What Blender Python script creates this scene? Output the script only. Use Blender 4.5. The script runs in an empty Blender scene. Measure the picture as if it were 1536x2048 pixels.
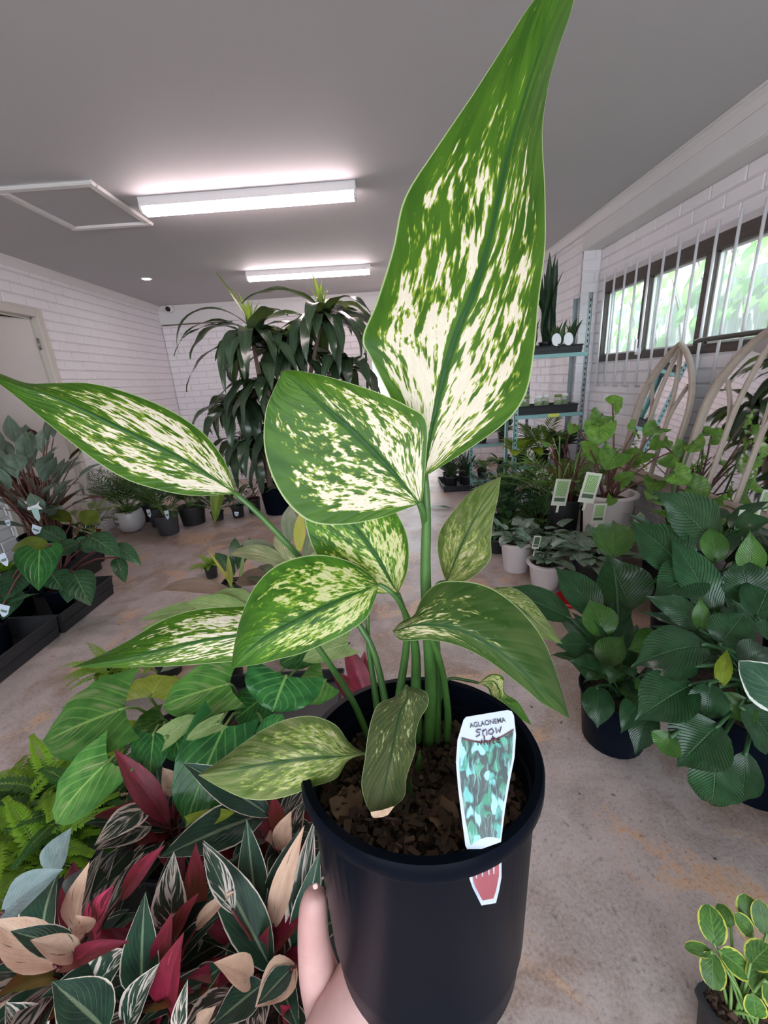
import bpy, math, random
from mathutils import Vector, Matrix
R = math.radians
rnd = random.Random(7)
sc = bpy.context.scene
COL = sc.collection

# ------------------------------------------------------------------ camera
FPX, PITCH, ROLL, YAW, CAMH = 820.0, 17.85, 3.8, -0.55, 1.35
CAM = Vector((0, 0, CAMH))
_p, _r, _y = R(PITCH), R(ROLL), R(YAW)
FWD = Vector((math.sin(_y)*math.cos(_p), math.cos(_y)*math.cos(_p), -math.sin(_p)))
_rt = Vector((math.cos(_y), -math.sin(_y), 0)); _up = _rt.cross(FWD)
RT = math.cos(_r)*_rt - math.sin(_r)*_up
UP = math.sin(_r)*_rt + math.cos(_r)*_up
cd = bpy.data.cameras.new('camera'); cam = bpy.data.objects.new('camera', cd); COL.objects.link(cam)
cd.sensor_fit = 'VERTICAL'; cd.sensor_height = 24; cd.lens = FPX/2048*24; cd.clip_start = 0.02; cd.clip_end = 200
cam.matrix_world = Matrix(((RT.x, UP.x, -FWD.x, CAM.x), (RT.y, UP.y, -FWD.y, CAM.y), (RT.z, UP.z, -FWD.z, CAM.z), (0, 0, 0, 1)))
sc.camera = cam

def ray(x, y): return RT*((x-768)/FPX) - UP*((y-1024)/FPX) + FWD
def at(x, y, d): return CAM + ray(x, y)*d                      # a point at a given distance along the view axis
def onz(x, y, z=0.0): v = ray(x, y); return CAM + v*((z-CAM.z)/v.z)
def onx(x, y, X): v = ray(x, y); return CAM + v*((X-CAM.x)/v.x)
def ony(x, y, Y): v = ray(x, y); return CAM + v*((Y-CAM.y)/v.y)
def proj(P):
    q = Vector(P)-CAM; d = q.dot(FWD)
    return (768+FPX*q.dot(RT)/d, 1024-FPX*q.dot(UP)/d, d)

# ------------------------------------------------------------------ world, sun, exposure
SKY_STRENGTH, SUN_STRENGTH, BATTEN, DOWN, EXPO = 4.2, 7.0, 33.0, 60.0, 0.62
w = bpy.data.worlds.new('sky'); sc.world = w; w.use_nodes = True
bg = w.node_tree.nodes['Background']; bg.inputs[0].default_value = (0.80, 0.90, 1.0, 1); bg.inputs[1].default_value = SKY_STRENGTH
sl = bpy.data.lights.new('sun', 'SUN'); sl.energy = SUN_STRENGTH; sl.angle = R(3); sl.color = (1, .95, .86)
so = bpy.data.objects.new('sun', sl); COL.objects.link(so); so.rotation_euler = (R(-4), R(-33), 0)
vs = sc.view_settings; vs.view_transform = 'Standard'; vs.look = 'None'; vs.gamma = 1; vs.exposure = EXPO
try: vs.use_curve_mapping = False
except Exception: pass
sc.cycles.max_bounces = 10; sc.cycles.diffuse_bounces = 5; sc.cycles.transparent_max_bounces = 12
sc.cycles.sample_clamp_indirect = 6.0; sc.cycles.use_denoising = True

# ------------------------------------------------------------------ node helpers
class G:
    def __init__(s, name):
        s.m = bpy.data.materials.new(name); s.m.use_nodes = True
        s.t = s.m.node_tree; s.t.nodes.clear()
        s.out = s.t.nodes.new('ShaderNodeOutputMaterial'); s._uv = None; s._obj = None
    def put(s, sock, v):
        if v is None: return
        if hasattr(v, 'is_output'): s.t.links.new(v, sock)
        elif isinstance(v, (tuple, list)):
            sock.default_value = tuple(v) + (1,) if len(v) == 3 and len(sock.default_value) == 4 else tuple(v)
        else: sock.default_value = v
    def node(s, ty, out=0, ins=None, **kw):
        n = s.t.nodes.new(ty)
        for k, v in kw.items(): setattr(n, k, v)
        for k, v in (ins or {}).items(): s.put(n.inputs[k], v)
        return n.outputs[out]
    def math(s, op, a, b=None, c=None, clamp=False):
        n = s.t.nodes.new('ShaderNodeMath'); n.operation = op; n.use_clamp = clamp
        for i, v in enumerate((a, b, c)): s.put(n.inputs[i], v)
        return n.outputs[0]
    def mix(s, f, a, b, bt='MIX'):
        n = s.t.nodes.new('ShaderNodeMix'); n.data_type = 'RGBA'; n.blend_type = bt
        s.put(n.inputs[0], f); s.put(n.inputs[6], a); s.put(n.inputs[7], b); return n.outputs[2]
    def noise(s, vec, scale=5., detail=2., rough=.5, dist=0., out=0):
        return s.node('ShaderNodeTexNoise', out, {'Vector': vec, 'Scale': scale, 'Detail': detail, 'Roughness': rough, 'Distortion': dist})
    def ss(s, x, a, b, lo=0., hi=1.):
        n = s.t.nodes.new('ShaderNodeMapRange'); n.interpolation_type = 'SMOOTHSTEP'
        for i, v in enumerate((x, a, b, lo, hi)): s.put(n.inputs[i], v)
        return n.outputs[0]
    def xyz(s, x, y, z): return s.node('ShaderNodeCombineXYZ', 0, {0: x, 1: y, 2: z})
    def obj(s):
        if s._obj is None: s._obj = s.node('ShaderNodeTexCoord', 3)
        return s._obj
    def pos(s): return s.node('ShaderNodeNewGeometry', 0)
    def rand(s): return s.node('ShaderNodeObjectInfo', 5)
    def uv(s):
        if s._uv is None:
            u = s.node('ShaderNodeUVMap', uv_map='UVMap'); sp = s.t.nodes.new('ShaderNodeSeparateXYZ'); s.put(sp.inputs[0], u)
            ux = s.math('MULTIPLY_ADD', sp.outputs[0], 2., -1.)
            s._uv = (ux, s.math('ABSOLUTE', ux), sp.outputs[1])
        return s._uv
    def bump(s, h, strength=.3, dist=.01):
        return s.node('ShaderNodeBump', 0, {'Strength': strength, 'Distance': dist, 'Height': h})
    def pbr(s, col, rough=.5, metal=0., normal=None, spec=.5, coat=0., emit=None, es=0., alpha=None, trans=None):
        n = s.t.nodes.new('ShaderNodeBsdfPrincipled')
        for k, v in (('Base Color', col), ('Roughness', rough), ('Metallic', metal), ('Normal', normal), ('Specular IOR Level', spec), ('Coat Weight', coat)): s.put(n.inputs[k], v)
        if emit is not None: s.put(n.inputs['Emission Color'], emit); s.put(n.inputs['Emission Strength'], es)
        if trans is not None: s.put(n.inputs['Transmission Weight'], trans)
        return n.outputs[0]
    def end(s, sh): s.t.links.new(sh, s.out.inputs[0]); return s.m
    def leafend(s, col, tcol, rough, tf=.35, normal=None, spec=.25):
        a = s.pbr(col, rough, normal=normal, spec=spec)
        b = s.node('ShaderNodeBsdfTranslucent', 0, {'Color': tcol, 'Normal': normal})
        return s.end(s.node('ShaderNodeMixShader', 0, {0: tf, 1: a, 2: b}))

def flat(name, col, rough=.5, metal=0., spec=.5, nz=0., nscale=30, coat=0.):
    g = G(name); c = col
    if nz:
        f = g.noise(g.obj(), nscale, 3, .6); c = g.mix(f, tuple(max(0, x*(1-nz)) for x in col), tuple(min(1, x*(1+nz)) for x in col))
    return g.end(g.pbr(c, rough, metal, spec=spec, coat=coat))

def leafmat(name, c1, c2, vein=(.25, .4, .12), vamt=.5, nlat=9, k=.35, tf=.3, rough=.35, under=None, edge=None, ew=.1, midw=.05, bumps=.25, hue=.25, blot=None, spec=.28, la=1., bw=.06, bd=.004):
    """two-tone leaf with a midrib and side veins; optional pale margin, underside colour and blotches"""
    g = G(name); u, au, t = g.uv(); r = g.rand()
    n = g.noise(g.xyz(g.math('MULTIPLY', u, 1.5), g.math('MULTIPLY', t, 3.), g.math('MULTIPLY', r, 37.)), 1.3, 3, .6)
    col = g.mix(g.ss(n, .3, .7), c1, c2)
    s = g.math('SUBTRACT', t, g.math('MULTIPLY', au, k))
    wv = g.math('ABSOLUTE', g.math('SUBTRACT', g.math('FRACT', g.math('MULTIPLY', s, float(nlat))), .5))
    lat = g.ss(wv, .36, .5); mid = g.math('SUBTRACT', 1., g.ss(au, midw*.4, midw))
    latv = g.math('MULTIPLY', lat, g.math('MULTIPLY', g.math('SUBTRACT', 1., g.ss(au, .5, 1.02)), vamt*la))
    if blot:
        bc, amt = blot
        bn = g.noise(g.xyz(g.math('MULTIPLY', u, 1.2), g.math('MULTIPLY', s, 7.), g.math('MULTIPLY', r, 91.)), 1.4, 2, .5)
        col = g.mix(g.ss(bn, amt, amt+bw), col, bc)
    col = g.mix(latv, col, vein); col = g.mix(g.math('MULTIPLY', mid, min(1., vamt*1.4)), col, vein)
    if edge:
        en = g.noise(g.xyz(g.math('MULTIPLY', u, 2.), g.math('MULTIPLY', t, 5.), g.math('MULTIPLY', r, 11.)), 1.5, 2)
        ed = g.ss(g.math('ADD', au, g.math('MULTIPLY', g.math('SUBTRACT', en, .5), ew*2.2)), 1-ew-.03, 1-ew+.03)
        col = g.mix(ed, col, edge)
    hs = g.node('ShaderNodeHueSaturation', 0, {'Hue': .5, 'Saturation': 1., 'Value': g.math('MULTIPLY_ADD', r, hue*2, 1-hue), 'Fac': 1., 'Color': col})
    col = hs
    if under: col = g.mix(g.node('ShaderNodeNewGeometry', 6), col, under)
    nrm = g.bump(g.math('ADD', g.math('MULTIPLY', lat, -.6), g.math('MULTIPLY', mid, -1.)), bumps, bd)
    tc = g.mix(.5, col, (.55, .75, .12), 'MULTIPLY') if not under else col
    tc = g.mix(.45, col, (.30, .45, .05)) if not under else g.mix(.5, col, under)
    return g.leafend(col, tc, rough, tf, nrm, spec)

# ------------------------------------------------------------------ mesh helpers
def tag(o, label=None, cat=None, group=None, kind=None):
    if label: o['label'] = label
    if cat: o['category'] = cat
    if group: o['group'] = group
    if kind: o['kind'] = kind
    return o
def thing(name, label, cat, loc=(0, 0, 0), group=None, rz=0.):
    o = bpy.data.objects.new(name, None); COL.objects.link(o); o.location = loc; o.rotation_euler = (0, 0, rz); o.empty_display_size = .05
    return tag(o, label, cat, group)
def mobj(name, V, F, mats, par=None, uv=None, mi=None, smooth=True, world=True, sharp=None):
    """one mesh object; world=True: V given in world space and made relative to the parent's location"""
    off = par.location.copy() if (par and world) else Vector((0, 0, 0))
    q = par.parent if (par and world) else None
    while q: off += q.location; q = q.parent
    me = bpy.data.meshes.new(name); me.from_pydata([tuple(Vector(v)-off) for v in V], [], F)
    mats = mats if isinstance(mats, (list, tuple)) else [mats]
    for m in mats: me.materials.append(m)
    if mi: me.polygons.foreach_set('material_index', mi)
    if smooth: me.polygons.foreach_set('use_smooth', [True]*len(F))
    if uv:
        L = me.uv_layers.new(name='UVMap'); d = []
        for f in F:
            for i in f: d += uv[i]
        L.data.foreach_set('uv', d)
    if sharp: me.set_sharp_from_angle(angle=sharp)
    me.update()
    o = bpy.data.objects.new(name, me); COL.objects.link(o)
    if par: o.parent = par
    return o
class MB:
    def __init__(s): s.V = []; s.F = []; s.U = []; s.I = []
    def add(s, V, F, idx=0, U=None):
        b = len(s.V); s.V += [Vector(v) for v in V]; s.F += [tuple(i+b for i in f) for f in F]; s.I += [idx]*len(F)
        s.U += (U or [(0., 0.)]*len(V)); return s
    def box(s, a, b, idx=0):
        x0, y0, z0 = (min(a[i], b[i]) for i in range(3)); x1, y1, z1 = (max(a[i], b[i]) for i in range(3))
        V = [(x, y, z) for z in (z0, z1) for y in (y0, y1) for x in (x0, x1)]
        return s.add(V, [(0, 2, 3, 1), (4, 5, 7, 6), (0, 1, 5, 4), (2, 6, 7, 3), (0, 4, 6, 2), (1, 3, 7, 5)], idx)
    def bevbox(s, a, b, e=.004, idx=0):
        """box with chamfered edges"""
        lo = [min(a[i], b[i]) for i in range(3)]; hi = [max(a[i], b[i]) for i in range(3)]
        e = min([e]+[(hi[i]-lo[i])*.45 for i in range(3)]); V = []; key = {}
        for sx in (0, 1):
            for sy in (0, 1):
                for sz in (0, 1):
                    c = [(hi if q else lo)[i] for i, q in enumerate((sx, sy, sz))]; d = [(-e if q else e) for q in (sx, sy, sz)]
                    for ax in range(3):
                        p = [c[i]+(0 if i == ax else d[i]) for i in range(3)]; key[(sx, sy, sz, ax)] = len(V); V.append(p)
        F = []
        def q(*k): F.append(tuple(key[i] for i in k))
        for ax in range(3):
            for sd in (0, 1):
                o1, o2 = [i for i in range(3) if i != ax]
                def kk(p1, p2): z = [0]*3; z[ax] = sd; z[o1] = p1; z[o2] = p2; return tuple(z)+(ax,)
                q(kk(0, 0), kk(1, 0), kk(1, 1), kk(0, 1))
            o1, o2 = [i for i in range(3) if i != ax]
            for p1 in (0, 1):
                for p2 in (0, 1):
                    def ke(v, a_): z = [0]*3; z[ax] = v; z[o1] = p1; z[o2] = p2; return tuple(z)+(a_,)
                    q(ke(0, o1), ke(1, o1), ke(1, o2), ke(0, o2))
        for sx in (0, 1):
            for sy in (0, 1):
                for sz in (0, 1): q((sx, sy, sz, 0), (sx, sy, sz, 1), (sx, sy, sz, 2))
        return s.add(V, F, idx)
    def tube(s, P, r, n=6, idx=0, cap=True):
        P = [Vector(p) for p in P]; m = len(P); rr = r if isinstance(r, (list, tuple)) else [r]*m
        V = []; a = None
        for i, p in enumerate(P):
            d = (P[min(i+1, m-1)]-P[max(i-1, 0)]).normalized()
            if a is None: a = d.orthogonal().normalized()
            a = (a-d*a.dot(d)).normalized(); b = d.cross(a)
            V += [p+(a*math.cos(2*math.pi*k/n)+b*math.sin(2*math.pi*k/n))*rr[i] for k in range(n)]
        F = [(i*n+k, i*n+(k+1) % n, (i+1)*n+(k+1) % n, (i+1)*n+k) for i in range(m-1) for k in range(n)]
        if cap: F += [tuple(range(n))[::-1], tuple((m-1)*n+k for k in range(n))]
        U = [(.5, i/(m-1)) for i in range(m) for k in range(n)]
        return s.add(V, F, idx, U)
    def lathe(s, prof, c=(0, 0, 0), n=28, idx=0, sq=0., tilt=None, rz=0.):
        """prof: list of (r, z); sq>0 makes a rounded-square section"""
        V = []; c = Vector(c)
        for r, z in prof:
            for k in range(n):
                a = 2*math.pi*k/n+rz
                f = 1.
                if sq:
                    aa = a-rz; f = 1/((abs(math.cos(aa))**sq+abs(math.sin(aa))**sq)**(1/sq))
                v = Vector((r*f*math.cos(a), r*f*math.sin(a), z))
                if tilt: v = tilt @ v
                V.append(c+v)
        m = len(prof)
        F = [(i*n+k, i*n+(k+1) % n, (i+1)*n+(k+1) % n, (i+1)*n+k) for i in range(m-1) for k in range(n)]
        if prof[0][0] > 1e-6 and prof[0][0] < .9*max(p[0] for p in prof) or True:
            pass
        return s.add(V, F, idx)
    def inroom(s):
        for v in s.V:
            if v.x < -2.985 and v.z < 2.5: v.x = -2.985-.004*math.sin(v.z*40)
            lim = 1.975 if v.y < 4.08 else 1.845
            if lim < v.x < 2.6: v.x = lim+.004*math.sin(v.z*40)
            if v.y > 6.27 and v.y < 6.9: v.y = 6.27
            if v.z < .006: v.z = .006
        return s
    def build(s, name, mats, par=None, smooth=True, world=True, uv=False, sharp=None):
        return mobj(name, s.V, s.F, mats, par, s.U if uv else None, s.I if isinstance(mats, (list, tuple)) else None, smooth, world, sharp)

def catmull(P, n):
    """n samples of a Catmull-Rom curve through P (lists of floats)"""
    m = len(P); out = []
    for j in range(n):
        x = j/(n-1)*(m-1); i = min(int(x), m-2); f = x-i
        p0, p1, p2, p3 = P[max(i-1, 0)], P[i], P[i+1], P[min(i+2, m-1)]
        out.append([.5*((2*b)+(c-a)*f+(2*a-5*b+4*c-d)*f*f+(3*b-a-3*c+d)*f**3) for a, b, c, d in zip(p0, p1, p2, p3)])
    return out
def curve3(P, n): return [Vector(q) for q in catmull([list(p) for p in P], n)]
def tubeobj(name, P, r, mat, par, n=6, seg=10):
    Q = curve3(P, seg) if len(P) > 2 else [Vector(p) for p in P]
    rr = r if not isinstance(r, (list, tuple)) else [q[0] for q in catmull([[x] for x in r], len(Q))]
    return MB().tube(Q, rr, n).build(name, mat, par)

SHAPES = {
 'ov': lambda t: math.sin(math.pi*t**.78)**.85 if 0 < t < 1 else 0.,
 'pt': lambda t: math.sin(math.pi*t**.80)**(.78+.75*t) if 0 < t < 1 else 0.,
 'lan': lambda t: math.sin(math.pi*t**.85)**1.05 if 0 < t < 1 else 0.,
 'str': lambda t: min(1., (t*5+.25))*(1-t**3.2),
 'ell': lambda t: max(0., 1-(2*t-1)**2)**.55,
 'spoon': lambda t: (t**.9)*max(0., 1-t**6)**.5*1.02+.03,
 'heart': lambda t: max(0., (1-t**1.7))**.8*(.86+.5*t),
}
def leafgrid(mid, side, nrm, w, shape, fold, wave, nh, lobe=0., wf=3., ph=0.):
    """grid over a midrib polyline"""
    n = len(mid); sh = SHAPES[shape]; V = []; U = []
    for i in range(n):
        t = i/(n-1); hw = w*.5*sh(t)
        for j in range(-nh, nh+1):
            u = j/nh; au = abs(u)
            k = t
            if lobe: k = t-lobe*au**1.6*(1-t)**2.5
            if k < 0: m = mid[0]+(mid[1]-mid[0]).normalized()*((mid[-1]-mid[0]).length*k); sd, nn = side[0], nrm[0]
            else:
                x = k*(n-1); a = min(int(x), n-2); f = x-a; m = mid[a].lerp(mid[a+1], f); sd, nn = side[a], nrm[a]
            z = fold*au*hw+(wave*au**2*math.sin(wf*2*math.pi*t+ph+(1.3 if u > 0 else 0))*w*.5 if wave else 0.)
            V.append(m+sd*(u*hw*math.sqrt(max(.05, 1-min(.9, fold*fold*.5))))+nn*z); U.append((u*.5+.5, t))
    c = 2*nh+1
    F = [(i*c+j, i*c+j+1, (i+1)*c+j+1, (i+1)*c+j) for i in range(n-1) for j in range(c-1)]
    return V, F, U
def leaf(par, base, tip, w, mat, nrm=(0, 0, 1), arch=.12, fold=.18, shape='ov', pet=None, pr=.003, pm=None, wave=0., nv=10, nh=3, lobe=0., name='leaf', wf=3., sag=.0, pbow=0.):
    """a blade from base to tip (world space); arch lifts the middle along the normal; pet: petiole root"""
    base, tip, nv_ = Vector(base), Vector(tip), nv; d = tip-base; L = d.length; dn = d.normalized(); nr = Vector(nrm)
    sd = dn.cross(nr)
    if sd.length < .05: sd = dn.cross(Vector((.3, .9, .2)))
    sd.normalize(); nn = sd.cross(dn)
    mid = [base+d*(i/nv)+nn*(arch*L*4*(i/nv)*(1-i/nv)) for i in range(nv+1)]
    ns = []
    for i in range(nv+1):
        td = (mid[min(i+1, nv)]-mid[max(i-1, 0)]).normalized(); ns.append(sd.cross(td).normalized())
    V, F, U = leafgrid(mid, [sd]*(nv+1), ns, w, shape, fold, wave, nh, lobe, wf, rnd.random()*6)
    b = MB().add(V, F, 0, U)
    if pet is not None:
        pet = Vector(pet); q = pet.lerp(base, .55)+Vector((0, 0, (base-pet).length*(.12+pbow))); dd = mid[1]-mid[0]
        b.tube(curve3([pet, q, base, base+dd*.8], 8), [pr*1.3-pr*.05*i for i in range(8)], 5, 1)
    return b.inroom().build(name, [mat, pm or mat], par, uv=True)
def arc_leaf(par, base, az, L, w, e0, bend, mat, shape='str', fold=.25, pet=0., pe=None, pr=.003, pm=None, wave=0., nv=12, nh=2, tw=0., lobe=0., name='leaf', pw=1.3):
    """a blade that leaves `base` at elevation e0 (deg) towards azimuth az (deg) and bends down by `bend` deg; pet: petiole length"""
    p = Vector(base); h = Vector((math.cos(R(az)), math.sin(R(az)), 0)); b = MB()
    if pet:
        Q = [p.copy()]; e = pe if pe is not None else e0+25
        for i in range(6):
            ee = R(e+(e0-e)*(i/5)); p = p+(h*math.cos(ee)+Vector((0, 0, math.sin(ee))))*(pet/6); Q.append(p.copy())
        b.tube(Q, [pr*(1.3-.09*i) for i in range(7)], 5, 1)
    mid = [p.copy()]; es = []
    for i in range(nv):
        ee = R(e0-bend*((i+.5)/nv)**pw); es.append(ee); p = p+(h*math.cos(ee)+Vector((0, 0, math.sin(ee))))*(L/nv); mid.append(p.copy())
    es.append(es[-1]); s0 = Vector((math.sin(R(az)), -math.cos(R(az)), 0)); sd = []; ns = []
    for i, ee in enumerate(es):
        nn = -h*math.sin(ee)+Vector((0, 0, math.cos(ee))); a = R(tw)*i/nv
        sd.append(s0*math.cos(a)+nn*math.sin(a)); ns.append(nn*math.cos(a)-s0*math.sin(a))
    V, F, U = leafgrid(mid, sd, ns, w, shape, fold, wave, nh, lobe, 3., rnd.random()*6)
    b.add(V, F, 0, U)
    return b.inroom().build(name, [mat, pm or mat], par, uv=True)
def frond(par, base, az, L, e0, bend, nl, ll, lw, mat, pm, name='frond', start=.25, la=55, lift=.15, tips=.35):
    """pinnate frond: a curved stalk with two rows of narrow leaflets in one mesh"""
    p = Vector(base); h = Vector((math.cos(R(az)), math.sin(R(az)), 0)); s0 = Vector((math.sin(R(az)), -math.cos(R(az)), 0)); n = 12
    P = [p.copy()]; E = []
    for i in range(n):
        ee = R(e0-bend*((i+.5)/n)); E.append(ee); p = p+(h*math.cos(ee)+Vector((0, 0, math.sin(ee))))*(L/n); P.append(p.copy())
    E.append(E[-1]); b = MB(); r = max(.0012, L*.006)
    b.tube(P, [r*(1.2-.8*i/n) for i in range(n+1)], 4, 1)
    for k in range(nl):
        t = start+(1-start)*k/nl; x = t*n; i = min(int(x), n-1); q = P[i].lerp(P[i+1], x-i); ee = E[i]
        td = h*math.cos(ee)+Vector((0, 0, math.sin(ee))); nn = -h*math.sin(ee)+Vector((0, 0, math.cos(ee)))
        g = math.sin(math.pi*min(.98, .12+.86*(k+.5)/nl)**.8); l = ll*max(tips, g)
        for sgn in (-1, 1):
            a = R(la-25*k/nl+rnd.uniform(-6, 6)); d = td*math.cos(a)+s0*sgn*math.sin(a); d = (d+nn*lift*rnd.uniform(.3, 1.2)).normalized()
            wv = nn.cross(d).normalized()*lw*.5*sgn; e = q+d*l-nn*l*.18
            m = q+d*l*.45
            b.add([q, m+wv, e, m-wv, m+nn*lw*.12], [(0, 1, 4), (1, 2, 4), (2, 3, 4), (3, 0, 4)], 0, [(.5, 0.), (1., .5), (.5, 1.), (0., .5), (.5, .5)])
    return b.inroom().build(name, [mat, pm], par, uv=True)
# ------------------------------------------------------------------ setting materials
def m_paint(name, col, rough=.55, nscale=18, amt=.06, stain=None):
    g = G(name); p = g.pos(); n = g.noise(p, nscale*.12, 4, .6); f = g.noise(p, 90, 3, .6)
    c = g.mix(n, tuple(x*(1-amt) for x in col), tuple(min(1, x*(1+amt*.5)) for x in col))
    if stain:
        z = g.node('ShaderNodeSeparateXYZ', 2, {0: p}); sn = g.noise(p, 3.5, 5, .7)
        c = g.mix(g.math('MULTIPLY', g.ss(g.math('ADD', z, g.math('MULTIPLY', sn, -.9)), .25, -.25), g.ss(sn, .35, .65)), c, stain)
    return g.end(g.pbr(c, rough, normal=g.bump(f, .12, .004)))
M_BRICK = m_paint('white_painted_brick', (.85, .82, .84), .5)
M_WALL = m_paint('white_painted_mortar', (.66, .63, .64), .6)
M_CEIL = m_paint('ceiling_paint', (.50, .49, .50), .7, 10, .03)
M_TRIM = m_paint('white_trim_paint', (.74, .72, .71), .45)
M_BEAM = m_paint('bulkhead_paint', (.72, .71, .70), .55)
M_DOOR = m_paint('door_paint', (.60, .56, .53), .4, stain=(.36, .26, .17))
M_FRAME = m_paint('door_frame_paint', (.62, .57, .51), .4)
M_DARK = flat('dark_gap', (.02, .02, .02), .8)
def m_floor():
    g = G('stained_concrete'); p = g.pos()
    n1 = g.noise(p, 1.7, 5, .62, .4); n2 = g.noise(p, 5.5, 6, .65, .5); n3 = g.noise(p, 28, 5, .7); n4 = g.noise(p, 110, 4, .7); n5 = g.noise(g.node('ShaderNodeMapping', 0, {0: p, 1: (3.7, 1.9, 0)}), 2.6, 5, .65, .8)
    c = g.mix(g.ss(n2, .3, .7), (.33, .275, .255), (.50, .425, .40))
    c = g.mix(g.math('MULTIPLY', g.ss(n1, .46, .60), .85), c, (.245, .155, .105))
    c = g.mix(g.math('MULTIPLY', g.ss(n5, .53, .60), g.math('MULTIPLY', g.ss(n3, .34, .56), .9)), c, (.56, .34, .20))
    c = g.mix(g.math('MULTIPLY', g.ss(n5, .36, .30), .5), c, (.16, .12, .095))
    c = g.mix(g.math('MULTIPLY', g.ss(n3, .58, .68), .6), c, (.13, .10, .085))
    c = g.mix(g.math('MULTIPLY', g.ss(n4, .40, .70), .40), c, (.56, .49, .46))
    c = g.mix(g.math('MULTIPLY', g.ss(n4, .46, .30), .55), c, (.17, .13, .115))
    v = g.node('ShaderNodeTexVoronoi', 0, {'Vector': g.mix(.06, p, g.noise(p, 9, 2, .5, out=1)), 'Scale': 13.}, feature='F1')
    vd = g.noise(p, 2.2, 2)
    c = g.mix(g.math('MULTIPLY', g.ss(g.math('ADD', v, g.math('MULTIPLY', n3, .16)), .17, .12), g.ss(vd, .48, .6)), c, (.055, .04, .035))
    ro = g.math('MULTIPLY_ADD', n2, .35, g.math('MULTIPLY_ADD', n1, .25, .08))
    return g.end(g.pbr(c, ro, normal=g.bump(g.math('ADD', n3, g.math('MULTIPLY', n4, .5)), .25, .004), spec=.45))
M_FLOOR = m_floor()
XL, XR, XP, YB, YF, ZC = -3.0, 2.01, 1.86, 6.3, -2.2, 2.5
BAYY = 4.10                                            # far end of the window bay

def struct(name, mb, mat, par=None, label=None, smooth=False):
    o = mb.build(name, mat, par, smooth=smooth)
    if par is None: tag(o, label, None, None, 'structure')
    return o
struct('floor', MB().box((-6.5, -6, -.12), (7, 12, 0)), M_FLOOR, label='stained grey and rust brown concrete floor')
ceil = struct('ceiling', MB().box((XL-.2, YF, ZC), (XR+.2, YB+.2, ZC+.15)), M_CEIL, label='plain grey painted flat ceiling')

# ------------------------------------------------------------------ brick walls
def brick_mesh(l, h, axis, sgn, e=.005, d=.007):
    """a painted brick face: chamfered, standing d proud of the mortar"""
    pts = [(0, 0, 0), (l, 0, 0), (l, h, 0), (0, h, 0), (e, e, d), (l-e, e, d), (l-e, h-e, d), (e, h-e, d)]
    V = [((q[2]*sgn, q[0], q[1]) if axis == 'y' else (q[0], q[2]*sgn, q[1])) for q in pts]
    F = [(4, 5, 6, 7), (0, 1, 5, 4), (1, 2, 6, 5), (2, 3, 7, 6), (3, 0, 4, 7)]
    return V, F
def bricks(par, axis, plane, sgn, u0, u1, z0, z1, holes=(), ch=.086, bl=.25, zoff=0., limit=300, label=None):
    j = .010; shared = {}; L = []
    row = 0; z = z0+zoff
    while z < z1-.01:
        zt = min(z+ch-j, z1); u = u0-(bl/2 if row % 2 else 0); spans = [(u0, u1)]
        for (a, b, c, d) in holes:
            if c < (z+zt)/2 < d:
                ns = []
                for s in spans:
                    if b <= s[0] or a >= s[1]: ns.append(s); continue
                    if a > s[0]: ns.append((s[0], a))
                    if b < s[1]: ns.append((b, s[1]))
                spans = ns
        while u < u1:
            for s in spans:
                a, b = max(u, s[0]), min(u+bl-j, s[1])
                if b-a > .02: L.append((a, b-a, z, zt-z))
            u += bl
        z += ch; row += 1
    def where(q): return (plane, q[0]+q[1]/2, q[2]+q[3]/2) if axis == 'y' else (q[0]+q[1]/2, plane, q[2]+q[3]/2)
    S = []
    for q in L:
        x, y, dd = proj(where(q))
        seen = dd > .1 and -60 < x < 1596 and -60 < y < 2108
        S.append(((FPX*q[3]/dd) if seen else 0., q))
    S.sort(key=lambda k: -k[0]); rest = MB()
    for i, (sz, q) in enumerate(S):
        if i < limit and sz > 5:
            k = (round(q[1], 3), round(q[3], 3))
            if k not in shared:
                V, F = brick_mesh(q[1], q[3], axis, sgn); me = bpy.data.meshes.new('brick'); me.from_pydata(V, [], F); me.materials.append(M_BRICK); shared[k] = me
            o = bpy.data.objects.new('brick', shared[k]); COL.objects.link(o); o.parent = par
            o.location = (plane, q[0], q[2]) if axis == 'y' else (q[0], plane, q[2])
        else:
            V, F = brick_mesh(q[1], q[3], axis, sgn)
            rest.add([(v[0]+plane, v[1]+q[0], v[2]+q[2]) if axis == 'y' else (v[0]+q[0], v[1]+plane, v[2]+q[2]) for v in V], F)
    if rest.V:
        o = rest.build('brickwork', M_BRICK, par, smooth=False); o['kind'] = 'stuff'

DY0, DY1, DZ0, DZ1 = 3.12, 4.09, .168, 2.14           # door opening incl. frame in the left wall
mb = MB()
for (a, b, c, d) in ((YF, DY0, 0, ZC), (DY1, YB+.2, 0, ZC), (DY0, DY1, DZ1, ZC), (DY0, DY1, 0, DZ0)): mb.box((XL-.14, a, c), (XL-.007, b, d))
wl = struct('wall_left', mb, M_WALL, label='white painted brick wall with the doorway, left')
bricks(wl, 'y', XL-.007, 1, .6, YB, 0, ZC-.03, [(DY0, DY1, DZ0, DZ1)])
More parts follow.
